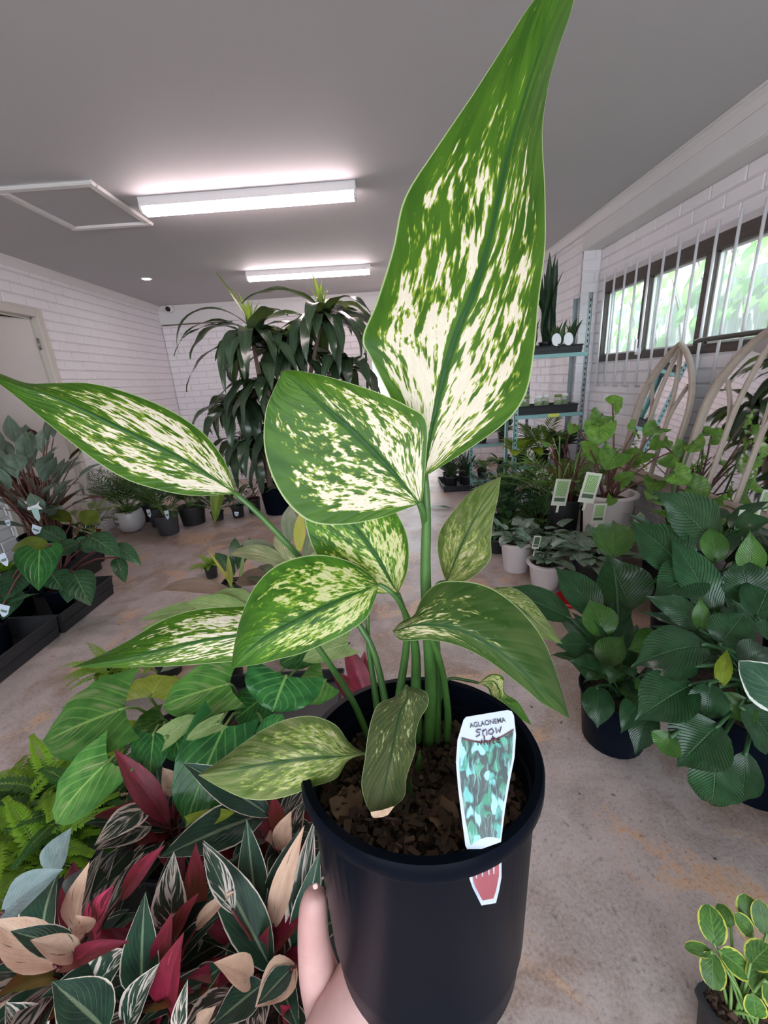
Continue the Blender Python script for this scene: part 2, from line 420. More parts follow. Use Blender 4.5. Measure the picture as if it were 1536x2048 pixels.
# back wall with a bright doorway
BX0, BX1, BZ1 = -.09, .85, 2.06
mb = MB()
for (a, b, d0, d1) in ((XL, BX0, 0, ZC), (BX1, XR+.2, 0, ZC), (BX0, BX1, BZ1, ZC)): mb.box((a, YB+.007, d0), (b, YB+.16, d1))
wb = struct('wall_back', mb, M_WALL, label='white painted brick wall at the far end of the room')
bricks(wb, 'x', YB+.007, -1, XL, XP, 0, 2.26, [(BX0-.05, BX1+.05, 0, BZ1+.05)], limit=200)
struct('trim_5', MB().bevbox((XL, YB-.02, 2.27), (XP, YB+.01, ZC-.05)), M_BEAM, label='smooth painted band along the top of the far wall')
mb = MB(); mb.bevbox((BX0-.05, YB-.015, 0), (BX0, YB+.16, BZ1+.05)); mb.bevbox((BX1, YB-.015, 0), (BX1+.05, YB+.16, BZ1+.05)); mb.bevbox((BX0, YB-.015, BZ1), (BX1, YB+.16, BZ1+.05))
struct('door_2', mb, M_TRIM, label='white frame of the bright open doorway in the far wall')
# right wall: window bay, pier, far part
WY0, WY1, WZ0, WZ1 = .62, 4.0, 1.38, 2.03
mb = MB()
for (a, b, c, d) in ((YF, WY0, 0, ZC), (WY1, BAYY, 0, ZC), (WY0, WY1, WZ1, ZC), (WY0, WY1, 0, WZ0)): mb.box((XR+.007, a, c), (XR+.12, b, d))
mb.box((XP+.007, BAYY, 0), (XR+.12, YB+.1, ZC))
wr = struct('wall_right', mb, M_WALL, label='white painted brick wall with the barred window, right')
bricks(wr, 'y', XR+.007, -1, 1.1, BAYY, 0, 2.31, [(WY0, WY1, WZ0, WZ1)], limit=270, zoff=0.)
bricks(wr, 'y', XP+.007, -1, BAYY, YB, 0, ZC-.05, limit=30)
mb = MB(); n = int((2.31)/.086)
pier = MB().box((XP, BAYY-.001, 0), (XR+.01, BAYY+.02, 2.31))
for i in range(n+1):
    z = i*.086; pier.bevbox((XP-.002, BAYY-.010, z), (XR-.0 if i % 2 else XP+.10, BAYY, min(2.31, z+.076)), .004)
    if i % 2 == 0: pier.bevbox((XP+.11, BAYY-.010, z), (XR, BAYY, min(2.31, z+.076)), .004)
struct('trim_4', pier, M_BRICK, label='white painted brick pier closing the window bay')
# bulkhead over the window bay, cornices
struct('trim_3', MB().bevbox((1.85, YF, 2.31), (XR+.02, BAYY+.02, ZC+.01), .006).box((1.846, YF, 2.315), (1.852, BAYY+.02, 2.33)), M_BEAM, label='painted bulkhead beam running above the barred window')
def cornice(name, P, label):
    b = MB(); b.add(P[0]+P[1], [(i, i+1, len(P[0])+i+1, len(P[0])+i) for i in range(len(P[0])-1)]); struct(name, b, M_TRIM, label=label)
def cov(x, s, y): return [(x, y, ZC-.062), (x+s*.006, y, ZC-.062), (x+s*.006, y, ZC-.054), (x+s*.028, y, ZC-.030), (x+s*.05, y, ZC-.012), (x+s*.058, y, ZC-.012), (x+s*.058, y, ZC)]
cornice('trim_1', (cov(XL, 1, YF), cov(XL, 1, YB)), 'narrow white cornice along the left wall')
cornice('trim_2', (cov(1.85, -1, YF), cov(1.85, -1, YB)), 'narrow white cornice along the bulkhead side')
b = [(XL, YB, ZC-.06), (XL, YB-.02, ZC-.05), (XL, YB-.05, ZC)]; b2 = [(XP, q[1], q[2]) for q in b]
cornice('trim_6', (b, b2), 'narrow white cornice along the far wall')
# shop front behind the camera: two side panels and a lintel round a wide opening
mb = MB(); mb.box((XL-.14, YF-.15, 0), (-2.5, YF, ZC)); mb.box((1.7, YF-.15, 0), (XR+.2, YF, ZC)); mb.box((-2.5, YF-.15, 2.3), (1.7, YF, ZC))
struct('wall_front', mb, M_WALL, label='front wall round the wide shop opening')

# ------------------------------------------------------------------ door in the left wall
fr = MB()
for a, b in (((XL-.13, DY0, DZ0), (XL+.012, DY0+.07, DZ1)), ((XL-.13, DY1-.07, DZ0), (XL+.012, DY1, DZ1)), ((XL-.13, DY0+.07, DZ1-.07), (XL+.012, DY1-.07, DZ1))): fr.bevbox(a, b, .006)
for a, b in (((XL-.06, DY1-.085, DZ0), (XL-.045, DY1-.07, DZ1-.07)), ((XL-.06, DY0+.07, DZ1-.085), (XL-.045, DY1-.07, DZ1-.07))): fr.box(a, b)
dframe = struct('door_1', fr, M_FRAME, label='off-white door standing ajar in its frame')
# leaf hinged on the far jamb, swung a little into the next room
hg = Vector((XL-.05, DY1-.09, 0)); ang = R(-16)
def dl(d, t, z): return (hg.x-math.sin(-ang)*d-t*math.cos(ang), hg.y-math.cos(ang)*d+t*math.sin(-ang)*1., z)
dw, dz0, dz1 = .80, DZ0+.012, DZ1-.085
V = [dl(d, t, z) for z in (dz0, dz1) for t in (0, .036) for d in (0, dw)]
o = mobj('door_leaf', V, [(0, 1, 3, 2), (4, 6, 7, 5), (0, 4, 5, 1), (2, 3, 7, 6), (0, 2, 6, 4), (1, 5, 7, 3)], M_DOOR, dframe, smooth=False)
V = [dl(d, t, z) for z in (1.52, 1.66) for t in (-.004, .0) for d in (.62, .72)]
mobj('push_plate', V, [(0, 1, 3, 2), (4, 6, 7, 5), (0, 4, 5, 1), (2, 3, 7, 6), (0, 2, 6, 4), (1, 5, 7, 3)], flat('dark_plate', (.06, .06, .07), .4), o, smooth=False)
for z in (.5, 1.15, 1.85): MB().tube([(XL-.035, DY1-.082, z-.05), (XL-.035, DY1-.082, z+.05)], .008, 8).build('hinge', flat('hinge_steel', (.35, .33, .3), .4, .8), dframe)
mb = MB(); mb.box((XL-1.6, 2.6, 0), (XL-1.5, 4.7, ZC)); mb.box((XL-1.6, 4.6, 0), (XL-.14, 4.7, ZC)); mb.box((XL-1.6, 2.6, 0), (XL-.14, 2.7, ZC)); mb.box((XL-1.6, 2.6, ZC), (XL-.14, 4.7, ZC+.1))
struct('wall_store', mb, M_WALL, label='walls of the dim store room behind the door')

# ------------------------------------------------------------------ ceiling fittings
M_WHITE = flat('white_plastic', (.78, .76, .76), .4)
def emit(name, col, st):
    g = G(name); return g.end(g.node('ShaderNodeEmission', 0, {'Color': col, 'Strength': st}))
M_TUBE = emit('batten_glow', (1., .81, .84), BATTEN); M_SPOT = emit('downlight_glow', (1., .97, .95), DOWN)
def batten(x0, x1, y0, y1, label):
    t = thing('batten_light', label, 'ceiling light', ((x0+x1)/2, (y0+y1)/2, ZC), 'fluorescent battens on the ceiling')
    d = Vector((x1-x0, y1-y0, 0)); L = d.length; d.normalize(); s = Vector((-d.y, d.x, 0)); c = Vector(((x0+x1)/2, (y0+y1)/2, 0))
    def sec(P, a, b): return [tuple(c+d*q+s*p[0]+Vector((0, 0, p[1]))) for q in (a, b) for p in P]
    def prism(P, a, b):
        n = len(P); return sec(P, a, b), [(i, (i+1) % n, n+(i+1) % n, n+i) for i in range(n)]+[tuple(range(n))[::-1], tuple(range(n, 2*n))]
    V, F = prism([(-.045, ZC), (-.045, ZC-.048), (.045, ZC-.048), (.045, ZC)], -L/2, L/2); mobj('housing', V, F, M_WHITE, t, smooth=False)
    V, F = prism([(-.040, ZC-.048), (-.040, ZC-.068), (-.03, ZC-.082), (.03, ZC-.082), (.040, ZC-.068), (.040, ZC-.048)], -L/2+.014, L/2-.014); mobj('diffuser', V, F, M_TUBE, t, smooth=False)
    for a, b in ((-L/2, -L/2+.014), (L/2-.014, L/2)):
        V, F = prism([(-.046, ZC-.036), (-.046, ZC-.070), (-.033, ZC-.084), (.033, ZC-.084), (.046, ZC-.070), (.046, ZC-.036)], a, b); mobj('end_cap', V, F, M_WHITE, t, smooth=False)
batten(-1.40, -.07, 3.02, 3.0, 'long white fluorescent batten nearest the camera, beside the ceiling hatch')
batten(-1.31, -.02, 4.84, 4.88, 'second glowing fluorescent batten further back, above the tall dracaena')
c = onz(293, 557, ZC)
t = thing('downlight', 'small round recessed downlight glowing near the far left corner', 'downlight', (c.x, c.y, ZC))
MB().lathe([(.040, ZC), (.058, ZC), (.060, ZC-.004), (.044, ZC-.008), (.040, ZC-.003)], (c.x, c.y, 0), 28).build('trim_ring', M_WHITE, t)
MB().lathe([(.0001, ZC-.004), (.042, ZC-.004), (.042, ZC-.001)], (c.x, c.y, 0), 28).build('lens', M_SPOT, t)
# ceiling hatch
t = thing('ceiling_hatch', 'square access hatch panel with raised white surround in the ceiling', 'hatch', (-1.79, 3.06, ZC))
hx0, hx1, hy0, hy1 = -2.08, -1.51, 2.72, 3.38
MB().box((hx0+.05, hy0+.05, ZC-.008), (hx1-.05, hy1-.05, ZC)).build('panel', M_CEIL, t, smooth=False)
for a, b in (((hx0, hy0), (hx1, hy0+.05)), ((hx0, hy1-.05), (hx1, hy1)), ((hx0, hy0+.05), (hx0+.05, hy1-.05)), ((hx1-.05, hy0+.05), (hx1, hy1-.05))):
    MB().bevbox((a[0], a[1], ZC-.022), (b[0], b[1], ZC), .008).build('frame_strip', M_TRIM, t, smooth=False)
# security camera and cable in the far corner
c = ony(343, 618, YB-.02)
t = thing('security_camera', 'small white dome security camera in the far left ceiling corner', 'camera', (c.x, YB-.02, c.z))
MB().lathe([(.001, 0), (.055, 0), (.06, .02), (.055, .045), (.001, .045)], (c.x, YB-.03, c.z+.035), 20).build('base', M_WHITE, t)
V = []; F = []
ball = MB(); ball.lathe([(.0005, -.055), (.03, -.046), (.048, -.027), (.055, 0), (.048, .027), (.03, .046), (.0005, .055)], (c.x, YB-.06, c.z), 18); ball.build('dome', M_WHITE, t)
MB().tube([(c.x-.005, YB-.100, c.z-.012), (c.x-.006, YB-.125, c.z-.016)], .030, 16).build('lens', flat('lens_black', (.01, .01, .012), .15), t)
q1, q2, q3 = ony(326, 628, YB-.01), ony(331, 648, YB-.01), ony(372, 645, YB-.01)
tag(tubeobj('cable', [(XL+.03, YB-.012, 2.42), (XL+.04, YB-.012, 2.29), (XL+.06, YB-.012, 2.262), (-2.6, YB-.012, 2.262), (-2.0, YB-.012, 2.255)], .008, flat('cable_brown', (.16, .11, .08), .5), None, 6, 24), 'thin brown cable running below the security camera along the far wall', 'cable')

# ------------------------------------------------------------------ window with bars
def m_wood(name, c1, c2, sc_=(8, 60, 60), rough=.6):
    g = G(name); p = g.node('ShaderNodeMapping', 0, {0: g.obj(), 3: sc_}); n = g.noise(p, 1., 5, .65, .6)
    return g.end(g.pbr(g.mix(n, c1, c2), rough, normal=g.bump(n, .3, .003)))
M_WINF = m_wood('weathered_brown_frame', (.035, .025, .02), (.13, .10, .085), (60, 6, 60))
M_ALU = flat('painted_bar', (.80, .81, .84), .4, .1)
def m_glass():
    g = G('hazy_window_glass'); n = g.noise(g.pos(), 3., 3, .6)
    tr = g.node('ShaderNodeBsdfTransparent', 0, {'Color': (.92, .97, .95)}); tl = g.node('ShaderNodeBsdfTranslucent', 0, {'Color': (.9, .95, .95)}); gl = g.node('ShaderNodeBsdfGlossy', 0, {'Color': (1, 1, 1), 'Roughness': .03})
    a = g.node('ShaderNodeMixShader', 0, {0: g.math('MULTIPLY_ADD', n, .16, .05), 1: tr, 2: tl})
    return g.end(g.node('ShaderNodeMixShader', 0, {0: .05, 1: a, 2: gl}))
M_GLASS = m_glass()
win = tag(MB().bevbox((XR-.0, WY0, WZ0), (XR+.09, WY1, WZ0+.055), .004).bevbox((XR, WY0, WZ1-.085), (XR+.09, WY1, WZ1), .004).bevbox((XR, WY1-.045, WZ0+.055), (XR+.09, WY1, WZ1-.085), .004).bevbox((XR, WY0, WZ0+.055), (XR+.09, WY0+.05, WZ1-.085), .004).build('window_1', M_WINF, None, smooth=False), 'long brown framed window behind vertical bars', None, None, 'structure')
MUL = [3.385, 2.775, 2.12, 1.46]
for y in MUL: MB().bevbox((XR+.005, y-.034, WZ0+.055), (XR+.085, y+.034, WZ1-.085), .004).build('mullion', M_WINF, win, smooth=False)
edges = [WY1-.045]+[v for y in MUL for v in (y+.034, y-.034)]+[WY0+.05]
for i in range(0, len(edges), 2):
    p = MB().box((XR+.045, edges[i+1], WZ0+.055), (XR+.049, edges[i], WZ1-.085)).build('pane', M_GLASS, win, smooth=False)
    b = MB(); a0, a1, z0, z1 = edges[i+1], edges[i], WZ0+.055, WZ1-.085
    for q in (((a0, z0), (a1, z0+.012)), ((a0, z1-.012), (a1, z1)), ((a0, z0), (a0+.012, z1)), ((a1-.012, z0), (a1, z1))): b.box((XR+.036, q[0][0], q[0][1]), (XR+.056, q[1][0], q[1][1]))
    b.build('pane_bead', M_TRIM if i else M_ALU, p, smooth=False)
hnd = MB().bevbox((XR-.03, 3.335, 1.41), (XR, 3.375, 1.455), .004).bevbox((XR-.045, 3.345, 1.43), (XR-.028, 3.362, 1.52), .003).build('handle', M_ALU, win, smooth=False)
y = 3.915; k = 0
while y > .7:
    MB().tube([(XR-.035, y, 1.18), (XR-.035, y, 2.09)], .0085, 8).bevbox((XR-.04, y-.006, 1.172), (XR, y+.006, 1.186), .002).build('bar', M_ALU, win)
    y -= .153
# dark pole across the bars
t = thing('wooden_pole', 'dark turned wooden pole lying across the window bars', 'pole', (XR-.09, 2.4, 1.465))
P = [onx(1378, 678, XR-.06), onx(1400, 676, XR-.06), onx(1450, 670, XR-.06), onx(1536, 660, XR-.06)]; P = [(XR-.06, 2.70, 1.452), (XR-.06, 2.66, 1.456), (XR-.06, 2.1, 1.462), (XR-.06, 1.5, 1.468)]
MB().tube(P, [.009, .014, .015, .015], 10).build('rod', m_wood('dark_pole_wood', (.03, .025, .022), (.09, .08, .07), (40, 5, 40), .4), t)
for yy in (2.18, 1.6): MB().bevbox((XR-.078, yy-.012, 1.440), (XR-.025, yy+.012, 1.486), .004).build('bracket', M_ALU, t, smooth=False)

# ------------------------------------------------------------------ outside the window: paling fence with vine
M_PAL = m_wood('grey_weathered_paling', (.30, .29, .30), (.55, .54, .56), (30, 30, 3), .8)
fence = thing('paling_fence', 'weathered grey paling fence outside the window', 'fence', (3.1, 2.6, 0))
y = 9.4; k = 0
while y > .2:
    h = 2.02+rnd.uniform(-.03, .03); MB().bevbox((3.08+rnd.uniform(-.006, .006), y-.095, 0), (3.10, y, h), .003).build('paling', M_PAL, fence, smooth=False); y -= .10+rnd.uniform(0, .008)
for z in (.4, 1.75): MB().bevbox((3.10, .2, z), (3.15, 9.4, z+.08), .004).build('rail', M_PAL, fence, smooth=False)
M_VINE = leafmat('vine_leaf', (.10, .26, .05), (.22, .42, .10), (.4, .6, .25), .4, 5, .5, .45, .5, hue=.35)
vine = thing('climbing_vine', 'bright green climbing vine covering the fence outside the window', 'vine', (3.0, 3.2, 0))
for i in range(290):
    yy = rnd.choice((rnd.uniform(5.0, 8.8), rnd.uniform(3.3, 5.4), rnd.uniform(3.0, 8.0), rnd.uniform(1.2, 5.0))); zz = rnd.uniform(1.2, 2.6)-(.35 if yy < 2.6 and rnd.random() < .6 else 0)
    b = Vector((3.05-rnd.random()*.22, yy, zz)); s = rnd.uniform(.09, .17); a = rnd.uniform(-.9, .9)
    leaf(vine, b, b+Vector((-.25*s, math.sin(a)*s, -math.cos(a)*s)), s*1.05, M_VINE, (-1, 0, .4), .12, .1, 'heart', lobe=.22, nv=6, nh=2)
for i in range(9):
    yy = 5.3-i*.38; tubeobj('stem', [(3.05, yy, 0), (3.04, yy+.1, .8), (3.03, yy-.15, 1.5), (3.03, yy+.2, 2.3)], .008, flat('vine_stem', (.12, .09, .05), .7), vine, 5, 10)
mb = MB().box((BX0-2.2, YB+2.6, 0), (BX1+2.6, YB+2.7, 2.6)); struct('wall_outside', mb, m_paint('pale_render', (.85, .84, .82)), label='pale rendered wall outside the far doorway')  # pale paint with faint mottling over the whole wall
# ------------------------------------------------------------------ shared pot and soil
M_POT = flat('black_plastic', (.003, .005, .010), .30, spec=.03, nz=.3, nscale=6)
M_POT2 = flat('dull_black_plastic', (.018, .019, .022), .5, nz=.3, nscale=6)
M_GREYPOT = flat('charcoal_pot', (.05, .05, .055), .6, nz=.25)
def m_soil():
    g = G('bark_soil'); n = g.noise(g.obj(), 60, 5, .7); n2 = g.noise(g.obj(), 140, 3, .7)
    c = g.mix(g.ss(n, .35, .7), (.012, .008, .006), (.10, .055, .035)); c = g.mix(g.math('MULTIPLY', g.ss(n2, .6, .75), .6), c, (.24, .15, .10))
    return g.end(g.pbr(c, .9, normal=g.bump(n, .9, .02)))
M_SOIL = m_soil()
def pot(par, c, r, h, mat, taper=.8, depth=.03, sq=0., lip=.007, lh=.016, n=28, tilt=None, rz=0., soil=True, name='pot'):
    """nursery pot whose base centre is c: rim lip, tapering wall, inner wall; plus its soil"""
    rb = r*taper; rl = r+lip*.4
    prof = [(.001, 0), (rb*.97, 0), (rb, .004), (rb+(r-lip*.6-rb)*.98, h-lh-.001), (r-lip*.5, h-lh), (rl-.001, h-lh+.001), (rl, h-lh*.4), (rl-.002, h), (r-lip, h), (r-lip*1.2, h-lh), (rb+(r-rb)*.55-lip, h*.55)]
    o = MB().lathe(prof, c, n, sq=sq, tilt=tilt, rz=rz).build(name, mat, par, sharp=R(40))
    if soil:
        rs = (rb+(r-rb)*(h-depth)/h)-lip; k = 5; P = [(max(.001, rs*i/k), h-depth+rnd.uniform(-.004, .004)) for i in range(k+1)]
        b = MB().lathe(P, c, n, sq=sq, tilt=tilt, rz=rz)
        b.build('soil', M_SOIL, par)
    return o

# ------------------------------------------------------------------ the held plant
def m_speck(name, dens=.0, green1=(.022, .085, .008), green2=(.065, .165, .014), cream=(.86, .78, .63), mid=(.016, .075, .022), tf=.34, soft=.02, yel=(.40, .50, .06), k=.38, top=.74, rough=.33, edgew=.06):
    g = G(name); u, au, t = g.uv(); r = g.math('MULTIPLY', g.rand(), 50.)
    s = g.math('SUBTRACT', t, g.math('MULTIPLY', g.math('POWER', au, .8), k))
    def nz(a, b, d, o): return g.noise(g.xyz(g.math('MULTIPLY', u, a), g.math('MULTIPLY', s, b), g.math('ADD', r, o)), 1., d, .55, .25)
    n1 = nz(12., 20., 2.5, 0.); n2 = nz(24., 42., 2., 9.); n3 = nz(2.2, 4., 2., 21.)
    v = g.math('ADD', g.math('MULTIPLY', n1, .60), g.math('ADD', g.math('MULTIPLY', n2, .34), g.math('MULTIPLY', n3, .34)))
    # fewer flecks towards the tip, the margin and the midrib
    dm = g.math('MULTIPLY', g.ss(t, top+.42, top-.45), g.ss(t, -.05, .06))
    dm = g.math('MULTIPLY', dm, g.ss(au, 1.04, 1-edgew*5.))
    dm = g.math('MULTIPLY', dm, g.ss(au, .015, .10))
    th = g.math('MULTIPLY_ADD', dm, -.285, .90-dens)
    m = g.ss(g.math('SUBTRACT', v, th), 0., soft); halo = g.ss(g.math('SUBTRACT', v, th), -.05, .0)
    gn = g.noise(g.xyz(g.math('MULTIPLY', u, 2.), g.math('MULTIPLY', s, 9.), r), 1.2, 3, .6)
    c = g.mix(g.ss(gn, .3, .7), green1, green2)
    c = g.mix(g.math('MULTIPLY', halo, .75), c, yel)
    crm = g.mix(g.ss(n2, .35, .6), cream, tuple(x*.9 for x in cream))
    c = g.mix(m, c, crm)
    mr = g.math('SUBTRACT', 1., g.ss(au, .012, .055)); mr = g.math('MULTIPLY', mr, g.ss(t, 1., .7))
    c = g.mix(g.math('MULTIPLY', mr, .85), c, mid)
    c = g.mix(g.ss(au, .975, .99), c, (.45, .55, .25))
    tc = g.mix(m, g.mix(g.math('MULTIPLY', halo, .5), (.13, .28, .015), (.5, .62, .05)), (.95, .84, .58)); tc = g.mix(g.math('MULTIPLY', mr, .8), tc, (.03, .11, .03))
    wv = g.math('ABSOLUTE', g.math('SUBTRACT', g.math('FRACT', g.math('MULTIPLY', s, 16.)), .5))
    nrm = g.bump(g.math('ADD', g.math('MULTIPLY', mr, -1.), g.math('MULTIPLY', g.ss(wv, .2, .5), -.12)), .35, .004)
    return g.leafend(c, tc, rough, tf, nrm)
M_SPECK = m_speck('flecked_leaf', .0)
M_SPECK_D = m_speck('densely_flecked_leaf', .006, top=.70)
M_SPECK_L = m_speck('sparsely_flecked_leaf', -.09, (.035, .085, .012), (.085, .14, .03), soft=.08, cream=(.62, .64, .34))
M_SPECK_P = m_speck('faded_flecked_leaf', -.03, (.06, .115, .02), (.24, .26, .11), soft=.14, cream=(.60, .57, .32), yel=(.30, .40, .08), rough=.38, top=.8)
M_SPECK_G = m_speck('half_flecked_leaf', -.035, (.022, .07, .014), (.075, .12, .035), soft=.05, cream=(.74, .66, .42), yel=(.26, .32, .07), top=.62)
M_SPECK_S = m_speck('dusky_flecked_leaf', -.10, (.055, .075, .028), (.11, .12, .05), soft=.05, cream=(.5, .54, .28), yel=(.2, .26, .06), rough=.42, top=.9)
M_SPECK_Y = m_speck('yellow_flecked_leaf', .0, (.02, .085, .012), (.08, .22, .02), soft=.06, cream=(.70, .72, .34), yel=(.34, .50, .05))
def m_stem():
    g = G('green_stem'); n = g.noise(g.obj(), 40, 3, .6); c = g.mix(n, (.022, .085, .014), (.075, .17, .035))
    return g.end(g.pbr(c, .38))
M_STEM = m_stem()
PC = Vector((.0145, .279, 1.044)); PN = Vector((.013, .119, 1)).normalized(); PT = Vector((0, 0, 1)).rotation_difference(PN).to_matrix()
PH = .205; PBASE = PC-PN*PH
agl = thing('aglaonema_plant', 'cream flecked aglaonema in a black pot held up by a hand', 'potted plant', PBASE)
pr = .103
prof = [(.001, .006), (.070, .006), (.074, 0), (.083, 0), (.0845, .003), (.0855, .030), (.0885, .033), (.0965, PH-.016), (.0975, PH-.0145), (.102, PH-.014), (.103, PH-.012), (.103, PH-.003), (.1015, PH), (.0955, PH), (.0945, PH-.003), (.094, PH-.024), (.0915, PH-.026), (.090, PH-.06), (.088, PH-.10)]
pot_o = MB().lathe(prof, PBASE, 72, tilt=PT).build('pot', M_POT, agl, sharp=R(38))
def onpot(r, a, z): return PBASE+PT @ Vector((r*math.cos(a), r*math.sin(a), z))
SZ = PH-.047
P = [(max(.001, .0905*i/7), SZ+rnd.uniform(-.004, .003)) for i in range(8)]
MB().lathe(P, PBASE, 40, tilt=PT).build('soil', M_SOIL, agl)
def m_chip():
    g = G('bark_chip'); u, au, t = g.uv(); n = g.noise(g.obj(), 25, 3, .7)
    c = g.mix(t, (.014, .009, .007), (.13, .066, .04)); return g.end(g.pbr(g.mix(n, c, (.06, .035, .022)), .85))
M_CHIP = m_chip()
def chips(par, fn, num, s0, s1, mat=None):
    b = MB()
    for i in range(num):
        c = fn(); s = rnd.uniform(s0, s1); a = rnd.uniform(0, 6.28); q = Matrix.Rotation(a, 3, 'Z') @ Matrix.Rotation(rnd.uniform(-.7, .7), 3, 'X') @ Matrix.Rotation(rnd.uniform(-.5, .5), 3, 'Y')
        lx, ly, lz = s*rnd.uniform(.8, 1.6), s*rnd.uniform(.4, .9), s*rnd.uniform(.15, .45); tone = rnd.random()**2
        V = [c+q @ Vector((x*lx*rnd.uniform(.7, 1), y*ly*rnd.uniform(.7, 1), z*lz)) for z in (-1, 1) for y in (-1, 1) for x in (-1, 1)]
        b.add(V, [(0, 2, 3, 1), (4, 5, 7, 6), (0, 1, 5, 4), (2, 6, 7, 3), (0, 4, 6, 2), (1, 3, 7, 5)], 0, [(.5, tone)]*8)
    o = b.build('bark_mulch', mat or M_CHIP, par, smooth=False, uv=True); o['kind'] = 'stuff'; return o
def chipspot():
    a, q = rnd.uniform(0, 6.28), .085*math.sqrt(rnd.random()); return onpot(q, a, SZ+.003+rnd.uniform(0, .006))
chips(agl, chipspot, 900, .0018, .0055)

def held(rows, d0, d1, mat, cl=.012, cr=.012, n=None, name='leaf', dm=0., nh=6):
    """blade traced as rows base>tip of (left xy, midrib xy, right xy); depth runs d0>d1 along the midrib, margins lie cl / cr further off"""
    Rw = []
    for i, q in enumerate(rows):
        t = i/(len(rows)-1); d = d0+(d1-d0)*t+dm*4*t*(1-t)
        if len(q) == 2: q = q*3
        Rw.append(list(q)+[d])
    n = n or len(rows)*4; S = catmull(Rw, n); V = []; U = []
    for i, q in enumerate(S):
        t = i/(n-1); e = math.sin(math.pi*min(1, max(0, t)))**.6
        for j in range(-nh, nh+1):
            u = j/nh; au = abs(u); k = 0 if u < 0 else 4
            x = q[2]+(q[k]-q[2])*au; y = q[3]+(q[k+1]-q[3])*au
            dd = q[6]+(cl if u < 0 else cr)*e*(au**1.4)
            V.append(at(x, y, dd)); U.append((u*.5+.5, t))
    c = 2*nh+1; F = [(i*c+j, i*c+j+1, (i+1)*c+j+1, (i+1)*c+j) for i in range(n-1) for j in range(c-1)]
    return mobj(name, V, F, mat, agl, U)
A = [(845, 952, 849, 952, 853, 951), (815, 880, 858, 880, 935, 900), (783, 800, 872, 810, 1010, 846), (742, 718, 893, 730, 1052, 788), (725, 676, 918, 655, 1069, 700), (752, 606, 945, 590, 1078, 600), (785, 500, 975, 500, 1091, 490), (808, 398, 998, 400, 1090, 370), (868, 302, 1020, 300, 1085, 265), (949, 183, 1052, 190, 1097, 172), (1010, 88, 1085, 85, 1118, 95), (1068, 0, 1112, 0, 1147, 5), (1152, -80)]
held(A, .318, .262, M_SPECK_D, .016, .020)
B = [(844, 1005, 838, 1006, 832, 1010), (851, 930, 800, 960, 760, 1036), (853, 842, 765, 922, 690, 1049), (815, 812, 733, 888, 625, 1045), (757, 785, 702, 857, 578, 1010), (703, 767, 670, 830, 545, 955), (655, 753, 638, 802, 528, 890), (621, 746, 608, 778, 531, 825), (592, 741, 585, 758, 545, 785), (566, 741)]
held(B, .312, .278, M_SPECK_D, -.010, .012)
C = [(471, 983, 469, 985, 466, 988), (460, 946, 432, 960, 420, 991), (439, 905, 392, 934, 370, 990), (398, 858, 345, 908, 315, 979), (328, 814, 285, 878, 255, 960), (246, 782, 222, 847, 200, 928), (176, 766, 165, 819, 140, 883), (110, 766, 105, 793, 85, 838), (55, 766, 55, 777, 40, 800), (0, 747, 0, 757, 0, 768), (-60, 722)]
held(C, .345, .295, M_SPECK, .012, -.004)
D = [(796, 1186), (815, 1140, 775, 1150, 730, 1185), (816, 1080, 755, 1115, 675, 1160), (796, 1030, 730, 1080, 632, 1108), (760, 985, 700, 1042, 612, 1052), (715, 955, 670, 1000, 612, 1010), (640, 950)]
held(D, .365, .355, M_SPECK_Y, .010, .010)
E_ = [(757, 1168), (736, 1144, 722, 1183, 751, 1196), (697, 1122, 685, 1198, 733, 1236), (647, 1110, 645, 1217, 697, 1263), (598, 1114, 607, 1236, 647, 1288), (548, 1134, 568, 1256, 598, 1308), (509, 1174, 530, 1278, 555, 1319), (482, 1233, 500, 1300, 515, 1329), (469, 1287, 480, 1318, 485, 1333), (462, 1337)]
held(E_, .345, .315, M_SPECK_Y, .020, .006, dm=-.012)
Fl = [(660, 1240), (575, 1206, 580, 1250, 585, 1288), (486, 1212, 490, 1268, 495, 1318), (398, 1218, 405, 1282, 415, 1327), (328, 1239, 335, 1298, 345, 1332), (258, 1280, 265, 1314, 275, 1334), (205, 1308, 208, 1324, 212, 1335), (143, 1335)]
held(Fl, .385, .36, M_SPECK, .018, .004)
Gl = [(785, 1262), (802, 1244, 802, 1258, 800, 1280), (828, 1230, 820, 1252, 822, 1281), (845, 1195, 850, 1249, 860, 1280), (875, 1167, 890, 1253, 905, 1288), (920, 1162, 930, 1265, 945, 1304), (970, 1171, 970, 1286, 985, 1327), (1015, 1197, 1010, 1313, 1022, 1355), (1053, 1233, 1050, 1347, 1055, 1382), (1087, 1280, 1082, 1380, 1083, 1406), (1113, 1345, 1112, 1410, 1112, 1422), (1139, 1438)]
held(Gl, .335, .305, M_SPECK_G, .022, .004, dm=-.02)
G2 = [(985, 1178), (1020, 1174, 1010, 1195, 1000, 1215), (1055, 1193, 1045, 1220, 1035, 1245), (1087, 1230, 1078, 1250, 1070, 1270), (1125, 1288)]
held(G2, .36, .35, M_SPECK_P, .004, .004)
Hl = [(893, 1165), (882, 1135, 906, 1130, 935, 1160), (875, 1096, 920, 1095, 979, 1122), (880, 1062, 935, 1064, 982, 1080), (904, 1026, 952, 1032, 986, 1040), (944, 982, 972, 998, 996, 996), (1002, 953)]
held(Hl, .41, .43, M_SPECK_P, .012, .012)
